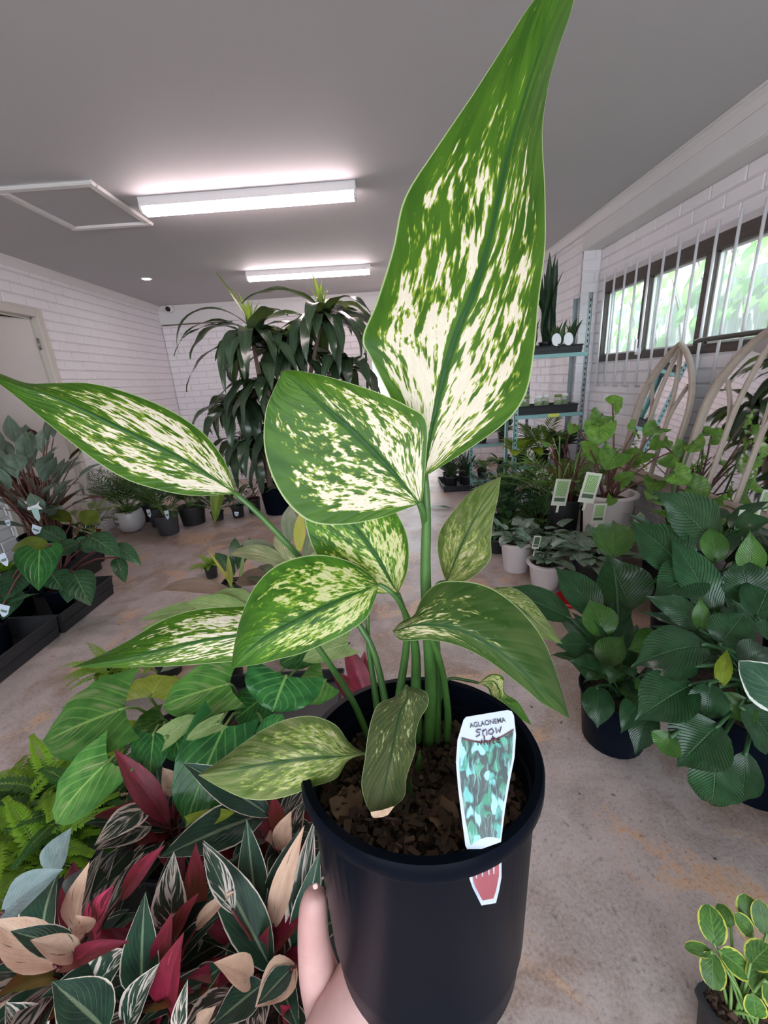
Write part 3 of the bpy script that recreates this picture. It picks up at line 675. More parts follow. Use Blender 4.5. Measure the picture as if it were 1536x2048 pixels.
I_ = [(731, 1508), (700, 1487, 690, 1512, 695, 1522), (672, 1450, 655, 1515, 672, 1557), (625, 1432, 615, 1518, 625, 1574), (575, 1438, 572, 1523, 580, 1591), (530, 1457, 528, 1529, 535, 1600), (490, 1483, 485, 1536, 490, 1597), (445, 1517, 440, 1543, 443, 1577), (396, 1550)]
held(I_, .345, .325, M_SPECK_P, .018, .006, dm=-.012)
J = [(812, 1372), (790, 1393, 815, 1395, 851, 1383), (757, 1408, 800, 1425, 856, 1410), (743, 1438, 793, 1455, 838, 1442), (735, 1475, 787, 1487, 831, 1475), (730, 1517, 780, 1522, 831, 1500), (723, 1567, 771, 1565, 813, 1555), (730, 1602, 765, 1600, 809, 1593), (742, 1626, 764, 1622, 788, 1614)]
held(J, .335, .285, M_SPECK_S, .008, .012)
BR = [(741, 1624, 764, 1620, 789, 1612), (744, 1634, 766, 1628, 782, 1622), (752, 1636, 766, 1634, 776, 1630)]
held(BR, .285, .284, flat('withered_tip', (.45, .30, .20), .8, nz=.4, nscale=200), 0, 0, 4, 'withered_tip', 0., 2)
K = [(957, 1366), (982, 1348, 985, 1362, 975, 1376), (1007, 1354, 998, 1378, 981, 1390), (1009, 1385, 1003, 1398, 992, 1403), (1037, 1405, 1025, 1416, 1010, 1420), (1064, 1451)]
held(K, .45, .44, M_SPECK_Y, .006, .006)
def stalk(pts, r, name='petiole', mat=None): return tubeobj(name, [at(*p) for p in pts], [x*.86 for x in r], mat or M_STEM, agl, 8, 18)
stalk([(856, 1490, .412), (862, 1400, .392), (858, 1290, .368), (851, 1150, .345), (853, 1030, .326), (850, 950, .319)], [.0068, .0066, .006, .0052, .0042, .003], 'stem')
stalk([(872, 1490, .42), (873, 1400, .405), (872, 1300, .385), (866, 1210, .37), (874, 1170, .38), (893, 1163, .408)], [.006, .0055, .005, .0035, .0025, .002])
stalk([(856, 1090, .345), (850, 1050, .33), (846, 1025, .318), (838, 1004, .312)], [.003, .003, .0032, .0028])
stalk([(800, 1480, .405), (798, 1400, .40), (812, 1300, .388), (812, 1240, .372), (796, 1186, .365)], [.005, .005, .004, .003, .0022])
stalk([(834, 1480, .41), (832, 1380, .395), (830, 1290, .38), (805, 1215, .355), (780, 1182, .346), (757, 1168, .345)], [.0062, .006, .0045, .003, .0025, .002])
stalk([(780, 1490, .41), (768, 1390, .405), (742, 1290, .40), (690, 1215, .395), (600, 1115, .37), (520, 1030, .352), (469, 985, .345)], [.0045, .004, .0036, .0034, .0032, .003, .0025])
stalk([(737, 1475, .425), (712, 1415, .415), (680, 1360, .41), (640, 1300, .395), (600, 1250, .387)], [.0042, .004, .0038, .0034, .003])
stalk([(893, 1482, .415), (896, 1430, .40), (886, 1350, .378), (868, 1290, .35), (845, 1262, .334), (800, 1256, .336)], [.0045, .004, .0035, .003, .0026, .002])
stalk([(760, 1480, .42), (752, 1400, .415), (738, 1300, .41), (735, 1230, .40)], [.0042, .004, .003, .002])
stalk([(820, 1490, .412), (820, 1440, .37), (822, 1400, .35), (813, 1373, .336)], [.005, .0045, .004, .002])
stalk([(780, 1500, .40), (770, 1515, .385), (750, 1512, .362), (730, 1508, .346)], [.003, .0026, .0022, .002])
stalk([(860, 1480, .418), (885, 1380, .44), (900, 1357, .452), (935, 1361, .452), (958, 1366, .45)], [.003, .0025, .002, .002, .0016])
stalk([(836, 1540, .385), (838, 1520, .378), (840, 1500, .372)], [.004, .003, .0005], 'shoot')
stalk([(820, 1600, .362), (819, 1575, .355), (822, 1555, .35)], [.004, .003, .0005], 'shoot')
M_DRY = flat('dry_leaf_brown', (.17, .10, .06), .8, nz=.4, nscale=60)
for pts in ([(800, 1625, .352), (830, 1680, .335), (870, 1692, .33)], [(690, 1600, .36), (668, 1640, .345), (690, 1670, .335)]): tubeobj('twig', [at(*p) for p in pts], .0009, flat('twig', (.30, .22, .14), .8), agl, 5, 12)
for a, b, w_ in (((690, 1580, .365), (705, 1665, .338), .030), ((865, 1615, .352), (925, 1680, .325), .026), ((800, 1640, .345), (845, 1690, .33), .022), ((640, 1580, .375), (665, 1530, .39), .02)):
    leaf(agl, at(*a), at(*b), w_, M_DRY, (0, -.3, 1), .18, .5, 'lan', wave=.3, name='dry_leaf', nv=8)

# ------------------------------------------------------------------ plant tag: printed face with writing, tail outside the rim
def onplane(x, y, P, n): v = ray(x, y); return CAM+v*((P-CAM).dot(n)/v.dot(n))
T0, T1, T2 = at(960, 1700, .268), at(985, 1425, .292), at(1030, 1470, .287)
TN = (T1-T0).cross(T2-T0).normalized()
if TN.dot(FWD) > 0: TN = -TN
ptag = thing('plant_tag', 'white plant tag reading AGLAONEMA with a leaf picture, tucked over the held pot rim', 'plant tag', T0)
def card(name, pts, mat, off=0., par=None, thick=.0006, uvp=None):
    Q = [onplane(x, y, T0, TN)+TN*off for x, y in pts]; n = len(Q)
    V = Q+[q-TN*thick for q in Q]; F = [tuple(range(n)), tuple(range(n, 2*n))[::-1]]+[(i, n+i, n+(i+1) % n, (i+1) % n) for i in range(n)]
    U = [((x-910)/125, (1710-y)/290) for x, y in pts]*2
    return mobj(name, V, F, mat, par or ptag, U, smooth=False)
M_CARD = flat('tag_white', (.50, .56, .66), .45)
outl = [(927, 1440), (932, 1434), (1016, 1420), (1024, 1423), (1028, 1432), (1032, 1470), (1029, 1515), (1020, 1560), (1010, 1620), (1002, 1684), (946, 1704), (936, 1701), (931, 1692), (924, 1640), (916, 1575), (912, 1525), (915, 1480)]
face = card('face', outl, M_CARD)
def m_pic():
    g = G('tag_leaf_picture'); p = g.node('ShaderNodeUVMap', uv_map='UVMap'); d = g.noise(p, 5, 2, .5, out=1)
    q = g.mix(.22, p, d); v = g.node('ShaderNodeTexVoronoi', 0, {'Vector': g.node('ShaderNodeMapping', 0, {0: q, 3: (9, 13, 1)}), 'Scale': 1.1}); vc = g.node('ShaderNodeTexVoronoi', 1, {'Vector': g.node('ShaderNodeMapping', 0, {0: q, 3: (9, 13, 1)}), 'Scale': 1.1})
    s = g.node('ShaderNodeSeparateXYZ', 0, {0: vc}); s2 = g.node('ShaderNodeSeparateXYZ', 1, {0: vc})
    c = g.mix(g.ss(s, .2, .6), (.02, .22, .12), (.09, .42, .38)); c = g.mix(g.ss(s, .62, .8), c, (.30, .62, .72))
    c = g.mix(g.ss(v, .45, .75), c, (.008, .03, .03)); c = g.mix(g.ss(s2, .82, .9), c, (.03, .05, .05))
    st = g.noise(g.node('ShaderNodeMapping', 0, {0: q, 3: (40, 8, 1)}), 1., 2); c = g.mix(g.math('MULTIPLY', g.ss(st, .5, .7), .35), c, (.35, .75, .7))
    return g.end(g.pbr(c, .35))
arc = [(923+i*(1027-923)/10, 1476-(i/10)*17+16*math.sin(math.pi*i/10)) for i in range(11)]
low = [(1000-i*(1000-941)/6, 1677+i*13/6-9*math.sin(math.pi*i/6)) for i in range(7)]
card('picture', arc+[(1024, 1515), (1015, 1560), (1005, 1620)]+low+[(931, 1640), (922, 1575), (918, 1525)], m_pic(), .0003, face, .0002)
card('picture_border', [(x, y-1.5) for x, y in arc]+[(x, y+1.5) for x, y in arc[::-1]], flat('border_brown', (.10, .02, .02), .5), .0006, face, .0002)
tx = (onplane(1016, 1436, T0, TN)-onplane(940, 1449, T0, TN)).normalized(); ty = TN.cross(tx).normalized()
cu = bpy.data.curves.new('name_print', 'FONT'); cu.body = 'AGLAONEMA'; cu.size = 1.; cu.align_x = 'LEFT'; cu.extrude = 0.; cu.offset = .012; cu.materials.append(flat('print_black', (.03, .03, .035), .5))
to0 = bpy.data.objects.new('print_source', cu); COL.objects.link(to0); bpy.context.view_layer.update()
tm = bpy.data.meshes.new_from_object(to0.evaluated_get(bpy.context.evaluated_depsgraph_get())); bpy.data.objects.remove(to0); tm.name = 'name_print'
to = bpy.data.objects.new('name_print', tm); COL.objects.link(to); to.parent = face
o_ = onplane(940, 1456, T0, TN); wpx = (onplane(1016, 1445, T0, TN)-o_).length; sc_ = wpx/6.45
lw = ptag.location
to.matrix_local = Matrix.Translation(o_+TN*.0005-lw) @ Matrix((tx, ty, TN)).transposed().to_4x4() @ Matrix.Diagonal((sc_, sc_*1.05, sc_, 1))
M_INK = flat('marker_grey', (.16, .14, .16), .6); M_INK2 = flat('marker_dark', (.09, .03, .04), .6)
def scrawl(strokes, x0, y0, sx, sy, slope, mat, name):
    b = MB()
    for st in strokes:
        P = [onplane(x0+px*sx, y0-py*sy-px*sx*slope, T0, TN)+TN*.0006 for px, py in st]
        b.tube(P, .00042, 4)
    b.build(name, mat, face)
SN = [[(.7, .9), (.2, .95), (.05, .7), (.5, .5), (.55, .2), (.05, .0)], [(.9, .8), (.95, 0.), (.95, .6), (1.3, .85), (1.45, .5), (1.45, 0)], [(2.1, .8), (1.7, .6), (1.7, .15), (2.1, .05), (2.35, .4), (2.1, .8)], [(2.6, .85), (2.7, .1), (2.95, .55), (3.1, .1), (3.3, .9)]]
WH = [[(0, .7), (.15, 0), (.35, .5), (.5, 0), (.65, .8)], [(.9, 1.4), (.9, 0), (.95, .5), (1.2, .6), (1.3, 0)], [(1.55, .6), (1.55, 0)], [(1.9, 1.2), (1.95, .05), (2.1, 0)], [(1.7, .75), (2.2, .8)], [(2.35, .4), (2.7, .5), (2.6, .8), (2.35, .6), (2.4, .1), (2.8, .1)]]
scrawl(SN, 951, 1474, 15.5, 15, .14, M_INK, 'handwriting'); scrawl(WH, 953, 1491, 17, 13, .12, M_INK2, 'handwriting')
# tail of the tag on the outside of the pot wall
def potside(x, y, off=.0012):
    """where the pixel's ray meets the outer pot wall"""
    v = ray(x, y); lo = None; best = None
    for i in range(400):
        d = .2+i*.0006; q = PT.transposed() @ (CAM+v*d-PBASE); rr = math.hypot(q.x, q.y); wall = .0885+(.0965-.0885)*(q.z-.033)/(PH-.026-.033)
        if q.z < PH-.012 and rr < wall+off: return CAM+v*d
    return at(x, y, .3)
def tail(name, pts, mat, off):
    Q = [potside(x, y, off) for x, y in pts]; n = len(Q); cc = sum(Q, Vector())/n; nr = (CAM-cc).normalized()
    V = Q+[q-nr*.0005 for q in Q]; return mobj(name, V, [tuple(range(n)), tuple(range(n, 2*n))[::-1]]+[(i, n+i, n+(i+1) % n, (i+1) % n) for i in range(n)], mat, ptag, smooth=False)
tl = tail('tail', [(932, 1737), (945, 1737), (985, 1722), (1003, 1716), (1003, 1755), (998, 1782), (992, 1806), (963, 1811), (945, 1775)], M_CARD, .003)
g = G('tail_red'); n = g.noise(g.obj(), 30, 2); M_RED = g.end(g.pbr(g.mix(n, (.25, .05, .07), (.42, .12, .14)), .4))
def tail2(name, pts, mat, off):
    o = tail(name, pts, mat, off); o.parent = tl; o.matrix_parent_inverse = Matrix(); return o
tail2('red_print', [(941, 1741), (960, 1733), (998, 1722), (998, 1752), (992, 1782), (987, 1797), (965, 1801), (951, 1774)], M_RED, .0045)
for x in (950, 962, 975, 985): tail2('white_streak', [(x, 1740-(x-950)*.3), (x+4, 1738-(x-950)*.3), (x+4, 1756-(x-950)*.25), (x+2, 1757-(x-950)*.25)], M_CARD, .0055)

# ------------------------------------------------------------------ the hand holding the pot
def m_skin():
    g = G('skin'); n = g.noise(g.obj(), 18, 4, .6); n2 = g.noise(g.obj(), 220, 3, .6)
    c = g.mix(g.ss(n, .3, .7), (.50, .27, .25), (.58, .36, .33))
    nd = g.t.nodes.new('ShaderNodeBsdfPrincipled'); g.put(nd.inputs['Base Color'], c); nd.inputs['Roughness'].default_value = .5
    nd.inputs['Subsurface Weight'].default_value = .15; nd.inputs['Subsurface Radius'].default_value = (.01, .004, .002); nd.inputs['Subsurface Scale'].default_value = .5
    g.put(nd.inputs['Normal'], g.bump(n2, .15, .001)); return g.end(nd.outputs[0])
bot = PBASE
def rel(x, y, z): return bot+PT @ Vector((x, y, z))
J_ = {}
SK = []
def chain(names):
    for a, b in zip(names, names[1:]): SK.append((a, b))
pts = {
 'elbow': (Vector((-.26, -.16, .50)), .046), 'fore': (Vector((-.20, .02, .62)), .040), 'wrist': (Vector((-.125, .150, .745)), .033), 'heel': (rel(-.075, -.030, -.036), .033),
 'palm': (rel(-.045, .0, -.030), .028), 'palm2': (rel(-.025, .015, -.024), .022),
 't1': (at(664, 2040, .402), .032), 't2': (at(640, 1962, .398), .0215), 't3': (at(627, 1893, .394), .0165), 't4': (at(625, 1838, .390), .0150), 't5': (at(628, 1800, .386), .0135), 't6': (at(633, 1778, .383), .0085)}
fing = []
for i, (a, l) in enumerate(((58, .055), (32, .070), (8, .070), (-14, .055))):
    d = Vector((math.cos(R(a)), math.sin(R(a)), 0)); k0 = Vector((-.022+.004*i, .036-.022*i, -.016))
    ns = []
    for j, (f, dz, rr) in enumerate(((0, 0, .0125), (.48, -.002, .0115), (.78, 0., .0105), (.98, .002, .0098), (1.08, .004, .007))):
        nm = 'f%d_%d' % (i, j); q = k0+d*l*f; pts[nm] = (rel(q.x, q.y, q.z+dz), rr); ns.append(nm)
    fing.append(ns)
chain(['elbow', 'fore', 'wrist', 'heel', 'palm', 'palm2']); chain(['heel', 't1', 't2', 't3', 't4', 't5', 't6'])
for i, ns in enumerate(fing): chain(['palm2' if i in (0, 1, 2) else 'palm']+ns)
names = list(pts); idx = {k: i for i, k in enumerate(names)}
me = bpy.data.meshes.new('person'); L0 = pts['elbow'][0]
me.from_pydata([tuple(pts[k][0]-L0) for k in names], [(idx[a], idx[b]) for a, b in SK], []); me.materials.append(m_skin())
hand = bpy.data.objects.new('person', me); COL.objects.link(hand); hand.location = L0
md = hand.modifiers.new('skin', 'SKIN'); md.use_smooth_shade = True
sv = me.skin_vertices[0].data
for k, i in idx.items(): r_ = pts[k][1]; sv[i].radius = (r_, r_); sv[i].use_root = (k == 'palm')
hand.modifiers.new('sub', 'SUBSURF').levels = 2; hand.modifiers['sub'].render_levels = 2
tag(hand, 'bare left hand and forearm gripping the black pot from below', 'person')
nc = [(623, 1767), (626, 1764), (630, 1762), (633, 1765), (634, 1771), (630, 1775), (625, 1774)]
MB().add([at(x+2, y+4, .3725) for x, y in nc]+[at(630, 1772, .371)], [(i, (i+1) % 7, 7) for i in range(7)]).build('thumbnail', flat('nail', (.62, .42, .38), .3), hand)
# ------------------------------------------------------------------ leaf materials of the other plants
M_PEACE = leafmat('peace_lily_leaf', (.010, .048, .016), (.022, .085, .030), (.07, .17, .075), .75, 20, .30, .14, .26, bumps=1., bd=.012, spec=.42)
M_PEACE2 = leafmat('young_peace_lily_leaf', (.04, .13, .02), (.08, .20, .04), (.16, .30, .09), .7, 18, .30, .25, .28, bumps=1., bd=.012, spec=.42)
M_PHIL = leafmat('philodendron_leaf', (.016, .055, .026), (.035, .10, .045), (.13, .22, .10), .5, 8, .3, .15, .25)
M_PHILO = leafmat('olive_philodendron_leaf', (.07, .10, .012), (.13, .17, .02), (.2, .24, .06), .4, 8, .3, .4, .3)
M_ALO = leafmat('elephant_ear_leaf', (.035, .15, .025), (.10, .27, .05), (.30, .48, .12), .8, 5, .7, .3, .30, blot=((.24, .31, .12), .54), bw=.2, la=.6)  # soft pale blotches paint patches of light into the leaf colour
M_ALOD = leafmat('glossy_elephant_ear_leaf', (.012, .085, .022), (.035, .17, .04), (.18, .38, .10), .8, 5, .7, .22, .2, la=.6)
M_LIME = leafmat('chartreuse_leaf', (.24, .34, .02), (.36, .46, .05), (.5, .6, .15), .5, 7, .5, .4, .35)
M_PALE = leafmat('pale_green_leaf', (.20, .32, .10), (.34, .44, .17), (.5, .6, .3), .6, 8, .5, .3, .35)
STR_U = (.21, .012, .045)
M_STG = leafmat('stromanthe_leaf', (.010, .038, .026), (.020, .065, .035), (.26, .33, .20), .45, 9, .55, .15, .33, la=.22, under=STR_U, edge=(.70, .62, .50), ew=.05, midw=.10)
M_STS = leafmat('streaked_stromanthe_leaf', (.012, .045, .030), (.03, .07, .045), (.5, .5, .36), .35, 9, .6, .2, .35, la=.2, under=STR_U, edge=(.76, .64, .56), ew=.16, blot=((.70, .60, .52), .52))
M_STC = leafmat('peach_stromanthe_leaf', (.62, .40, .28), (.74, .52, .38), (.55, .36, .22), .3, 9, .6, .3, .4, la=.4, under=(.42, .08, .10), blot=((.03, .07, .03), .66))
M_STR = leafmat('maroon_stromanthe_leaf', (.12, .006, .022), (.22, .012, .04), (.30, .03, .07), .3, 12, .6, .2, .35, blot=((.50, .03, .09), .66))
M_STP = leafmat('magenta_stromanthe_leaf', (.09, .006, .022), (.14, .008, .03), (.45, .03, .10), .5, 6, .5, .2, .35, blot=((.62, .05, .14), .50))
M_STB = leafmat('blue_grey_leaf', (.20, .29, .29), (.30, .38, .38), (.14, .2, .2), .4, 10, .5, .2, .25)
M_CTEN = leafmat('ctenanthe_leaf', (.13, .20, .15), (.24, .31, .25), (.05, .09, .06), .55, 12, .5, .15, .4)
M_CTENR = leafmat('ctenanthe_underside', (.055, .010, .014), (.08, .015, .02), (.10, .03, .03), .4, 12, .5, .15, .4)
M_DRAC = leafmat('dracaena_leaf', (.018, .045, .024), (.04, .075, .04), (.06, .11, .05), .25, 1, 0., .12, .26, spec=.7, bumps=.1, midw=.2)
M_DRACY = leafmat('young_dracaena_leaf', (.10, .20, .03), (.26, .36, .07), (.35, .45, .12), .4, 1, 0., .35, .35, midw=.25)
M_PALM = leafmat('palm_leaflet', (.020, .065, .022), (.05, .13, .04), (.1, .2, .08), .2, 1, 0., .25, .4)
M_PALML = leafmat('light_palm_leaflet', (.09, .20, .03), (.18, .30, .05), (.2, .3, .1), .2, 1, 0., .35, .4)
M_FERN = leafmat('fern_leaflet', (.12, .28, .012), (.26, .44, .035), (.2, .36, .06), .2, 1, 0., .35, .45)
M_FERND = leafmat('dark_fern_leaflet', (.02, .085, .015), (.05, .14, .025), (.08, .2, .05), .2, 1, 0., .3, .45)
M_GING = leafmat('striped_ginger_leaf', (.20, .27, .12), (.34, .38, .20), (.62, .60, .30), .5, 14, .6, .3, .4, blot=((.66, .62, .36), .58))
M_YEL = leafmat('yellow_leaf', (.50, .52, .08), (.62, .60, .16), (.4, .5, .1), .3, 6, .4, .4, .4)
M_GREYG = leafmat('grey_green_leaf', (.16, .20, .13), (.24, .28, .18), (.34, .36, .2), .4, 10, .5, .2, .4)
M_DUSK = leafmat('dusky_pink_leaf', (.22, .15, .12), (.30, .20, .15), (.35, .25, .18), .3, 8, .4, .2, .45)
M_SNAKE = leafmat('snake_plant_leaf', (.018, .05, .025), (.05, .10, .045), (.10, .15, .06), .0, 1, 0., .08, .35, edge=(.30, .34, .10), ew=.08)
M_SNAKED = leafmat('dark_snake_plant_leaf', (.014, .038, .022), (.035, .07, .035), (.10, .15, .06), .0, 1, 0., .08, .35)
M_ARUM = leafmat('arum_leaf', (.075, .20, .03), (.17, .34, .06), (.07, .10, .03), .4, 6, .5, .35, .33, blot=((.30, .36, .06), .62))
M_SILV = leafmat('silvery_leaf', (.10, .17, .11), (.24, .31, .24), (.30, .38, .30), .3, 6, .5, .15, .25)
M_EUON = leafmat('yellow_edged_leaf', (.035, .12, .025), (.09, .22, .04), (.22, .34, .10), .5, 6, .5, .3, .25, edge=(.62, .62, .10), ew=.14)
M_MARG = leafmat('white_edged_leaf', (.03, .09, .055), (.06, .14, .08), (.2, .3, .2), .3, 7, .5, .2, .3, edge=(.85, .88, .80), ew=.12)
M_NET = leafmat('netted_leaf', (.14, .19, .07), (.30, .34, .16), (.06, .11, .03), .6, 9, .5, .25, .4)
M_ROT = leafmat('dying_orange_leaf', (.42, .22, .05), (.55, .32, .10), (.3, .15, .05), .3, 6, .4, .3, .6)
ST_RED = flat('maroon_stalk', (.10, .02, .02), .5); ST_GRN = flat('pale_green_stalk', (.16, .28, .07), .45); ST_DK = flat('dark_green_stalk', (.03, .09, .03), .45); ST_BR = flat('brown_stalk', (.13, .055, .04), .55)
TRUNK = m_wood('cane_bark', (.14, .10, .07), (.30, .23, .16), (30, 30, 30), .8)
M_CEMENT = m_paint('blush_cement', (.62, .55, .54), .75, 60, .12)

def px2(spec):
    bx, by, bz, tx, ty, tz = spec[:6]; return onz(bx, by, bz), onz(tx, ty, tz)
def plant(name, label, cat, base, r, h, mat=None, group=None, taper=.8, depth=.03, sq=0., n=24, rz=0., lip=.007):
    t = thing(name, label, cat, base, group); pot(t, Vector(base), r, h, mat or M_POT2, taper, depth, sq, n=n, rz=rz, lip=lip); return t
def aimed(t, crown, specs, mats, pm, shape='lan', arch=.10, fold=.25, pr=.003, lobe=0., wave=.03, nrm=None, nv=10, nh=3, wscale=1.):
    """specs: (base px, z, tip px, z, width in px, material key[, normal])"""
    for s in specs:
        b, e = px2(s); d = proj((b+e)/2)[2]; w_ = s[6]/FPX*d*wscale
        nn = s[8] if len(s) > 8 else (nrm or ((CAM-(b+e)/2).normalized()*.6+Vector((0, 0, .5))))
        leaf(t, b, e, w_, mats[s[7]], nn, arch*rnd.uniform(.5, 1.4), fold*rnd.uniform(.6, 1.3), shape, Vector(crown)+Vector((rnd.uniform(-.02, .02), rnd.uniform(-.02, .02), 0)), pr, pm, wave, nv, nh, lobe)

# ------------------------------------------------------------------ stromanthe at the lower left
SM = {'g': M_STG, 's': M_STS, 'c': M_STC, 'r': M_STR, 'p': M_STP, 'b': M_STB}
zt, zb = .46, .27
def S(bx, by, tx, ty, w_, k, z0=None, z1=None): return (bx, by, zb if z0 is None else z0, tx, ty, zt if z1 is None else z1, w_*1.12, k)
groups = [
 ('patterned magenta and peach stromanthe at the bottom left corner, beside the ferns', (150, 1960), [S(190, 1890, 230, 1768, 62, 'p'), S(150, 1860, 180, 1722, 42, 'c'), S(95, 1870, 118, 1740, 78, 'g'), S(2, 1830, 128, 1738, 64, 'b', .40, .47), S(100, 1745, 143, 1655, 50, 'b', .34, .42), S(118, 1935, -20, 1840, 66, 'c', .36, .46), S(160, 1905, 20, 1862, 44, 'g', .38, .47), S(165, 1915, 60, 1880, 40, 'c', .38, .465), S(115, 1940, 262, 1882, 34, 'r', .36, .44), S(170, 1995, 262, 1898, 74, 's', .26, .36), S(110, 1955, -10, 1995, 55, 'r', .26, .40), S(80, 2090, 10, 2005, 60, 's', .2, .32), S(170, 1870, 150, 1830, 40, 'c', .36, .44), S(120, 1990, 60, 2060, 60, 'r', .22, .25), S(240, 1800, 330, 1690, 36, 'r', .34, .46), S(140, 1800, 175, 1735, 46, 'b', .3, .36)]),
 ('stromanthe with an upright white-edged leaf and maroon blades, bottom centre left', (330, 2010), [S(285, 2000, 291, 1783, 66, 'g', .22, .47), S(250, 2065, 320, 1925, 58, 's', .25, .40), S(335, 2020, 368, 1863, 64, 'r', .25, .45), S(322, 1950, 345, 1823, 42, 'r', .28, .44), S(345, 1860, 348, 1703, 62, 's', .24, .44), S(395, 1840, 392, 1683, 42, 'r', .24, .44), S(345, 1880, 398, 1785, 30, 'r', .30, .42), S(215, 2065, 103, 1963, 84, 'g', .3, .44), S(358, 2075, 376, 1957, 30, 's', .3, .42), S(395, 2080, 432, 2012, 38, 'c', .3, .40), S(390, 1860, 472, 1780, 26, 'c', .33, .42), S(380, 1990, 450, 1930, 48, 'g', .2, .3), S(300, 2060, 335, 2000, 50, 'r', .2, .28)]),
 ('dark stromanthe with pink streaked leaves next to the holding hand', (545, 1960), [S(545, 1945, 406, 1680, 70, 'g', .22, .46), S(470, 1830, 405, 1685, 36, 's', .38, .475), S(515, 1830, 493, 1637, 52, 'g', .24, .45), S(545, 1860, 609, 1650, 42, 'c', .24, .46), S(535, 1850, 600, 1655, 46, 'g', .2, .44), S(590, 1910, 628, 1640, 52, 's', .2, .42), S(600, 1930, 640, 1700, 56, 'g', .18, .4), S(505, 1962, 427, 1925, 48, 'c', .3, .42), S(592, 1930, 510, 2015, 64, 'c', .34, .36), S(585, 1935, 514, 2010, 40, 'g', .35, .37), S(530, 1965, 425, 2050, 56, 'g', .3, .33), S(545, 1920, 540, 1850, 40, 'r', .15, .35), S(590, 2060, 560, 2010, 40, 'r', .2, .3), S(480, 1930, 470, 1850, 44, 'g', .15, .3)]),
 ('stromanthe with a single tall maroon blade below the elephant ears', (350, 1690), [S(340, 1650, 228, 1498, 44, 'r', .26, .46), S(545, 1635, 366, 1526, 54, 'g', .32, .46), S(535, 1625, 318, 1716, 74, 'g', .30, .36), S(300, 1610, 188, 1692, 52, 's', .30, .38), S(305, 1650, 190, 1700, 40, 's', .28, .36), S(265, 1695, 178, 1795, 48, 'g', .24, .30), S(340, 1650, 270, 1690, 50, 'r', .2, .25), S(355, 1590, 325, 1535, 34, 'c', .3, .38), S(430, 1650, 545, 1600, 60, 'g', .2, .3)]),
 ('small stromanthe with a folded salmon leaf against the held pot', (560, 1720), [S(560, 1705, 582, 1622, 40, 'c', .3, .42), S(558, 1660, 545, 1585, 30, 'r', .3, .42), S(545, 1700, 530, 1680, 40, 'c', .25, .34), S(575, 1690, 610, 1600, 40, 's', .25, .36), S(540, 1720, 515, 1700, 40, 'r', .2, .28), S(590, 1720, 620, 1690, 44, 'g', .2, .3)]),
]
for lab, cpx, specs in groups:
    cr = onz(cpx[0], cpx[1], .16); t = plant('stromanthe_plant', lab, 'potted plant', (cr.x, cr.y, .012), .10, .165, group='stromanthe pots on the floor')
    aimed(t, cr, specs, SM, ST_RED, 'lan', .06, .35, .0028)
    for i in range(26):
        arc_leaf(t, cr+Vector((rnd.uniform(-.03, .03), rnd.uniform(-.03, .03), 0)), i*137.5+rnd.uniform(-20, 20), rnd.uniform(.13, .18), rnd.uniform(.045, .06), rnd.uniform(25, 60), rnd.uniform(20, 60), (M_STG, M_STR, M_STG, M_STS)[i % 4], 'lan', .3, rnd.uniform(.03, .10), rnd.uniform(60, 85), .0028, ST_RED, .02, 8, 2)

# ------------------------------------------------------------------ elephant ears behind them
AM = {'a': M_ALO, 'd': M_ALOD, 'l': M_LIME, 'p': M_PALE}
def hz(bx, by, tx, ty, w_, k, z0=.45, z1=.42): return (bx, by, z0, tx, ty, z1, w_*1.1, k)
cr = onz(345, 1470, .16)
t = plant('elephant_ear_plant', 'green elephant ear plant whose broad pale veined leaf reaches the floor, beside the ferns', 'potted plant', (cr.x, cr.y, .012), .10, .17, group='elephant ear plants')
aimed(t, cr, [hz(250, 1416, 88, 1484, 158, 'a', .47, .42), hz(218, 1522, 112, 1645, 112, 'a', .42, .30), hz(300, 1395, 330, 1350, 90, 'l', .40, .36), hz(308, 1466, 300, 1552, 76, 'd', .42, .36), hz(345, 1462, 365, 1525, 62, 'd', .40, .34), hz(330, 1475, 395, 1432, 44, 'p', .42, .45), hz(255, 1480, 200, 1470, 70, 'l', .3, .3), hz(320, 1440, 262, 1480, 60, 'a', .34, .3)], AM, ST_GRN, 'heart', .08, .12, .004, .2, .05)
cr = onz(500, 1440, .16)
t = plant('elephant_ear_plant', 'glossy dark elephant ear plant with drooping leaves beside the held pot', 'potted plant', (cr.x, cr.y, .012), .10, .17, group='elephant ear plants')
aimed(t, cr, [hz(460, 1368, 325, 1412, 112, 'a', .47, .44), hz(572, 1352, 545, 1425, 158, 'd', .48, .42), hz(450, 1452, 372, 1650, 132, 'd', .44, .28), hz(440, 1445, 372, 1480, 34, 'p', .46, .45), hz(535, 1470, 565, 1428, 50, 'd', .4, .42), hz(695, 1288, 605, 1322, 54, 'p', .48, .46), hz(430, 1400, 395, 1455, 56, 'p', .42, .40), hz(520, 1400, 470, 1440, 80, 'd', .36, .32), hz(620, 1300, 560, 1330, 70, 'd', .44, .42), hz(650, 1360, 600, 1400, 80, 'a', .40, .36)], AM, ST_GRN, 'heart', .08, .12, .004, .2, .05)
cr = onz(480, 1640, .14)
t = plant('elephant_ear_plant', 'small elephant ear with a lime leaf low between the stromanthe', 'potted plant', (cr.x, cr.y+.02, .012), .07, .14, group='elephant ear plants')
aimed(t, cr, [hz(375, 1650, 470, 1625, 34, 'l', .34, .36), hz(450, 1600, 400, 1590, 60, 'd', .3, .3), hz(430, 1580, 480, 1560, 60, 'd', .28, .26)], AM, ST_GRN, 'heart', .06, .2, .003, .1, .04)
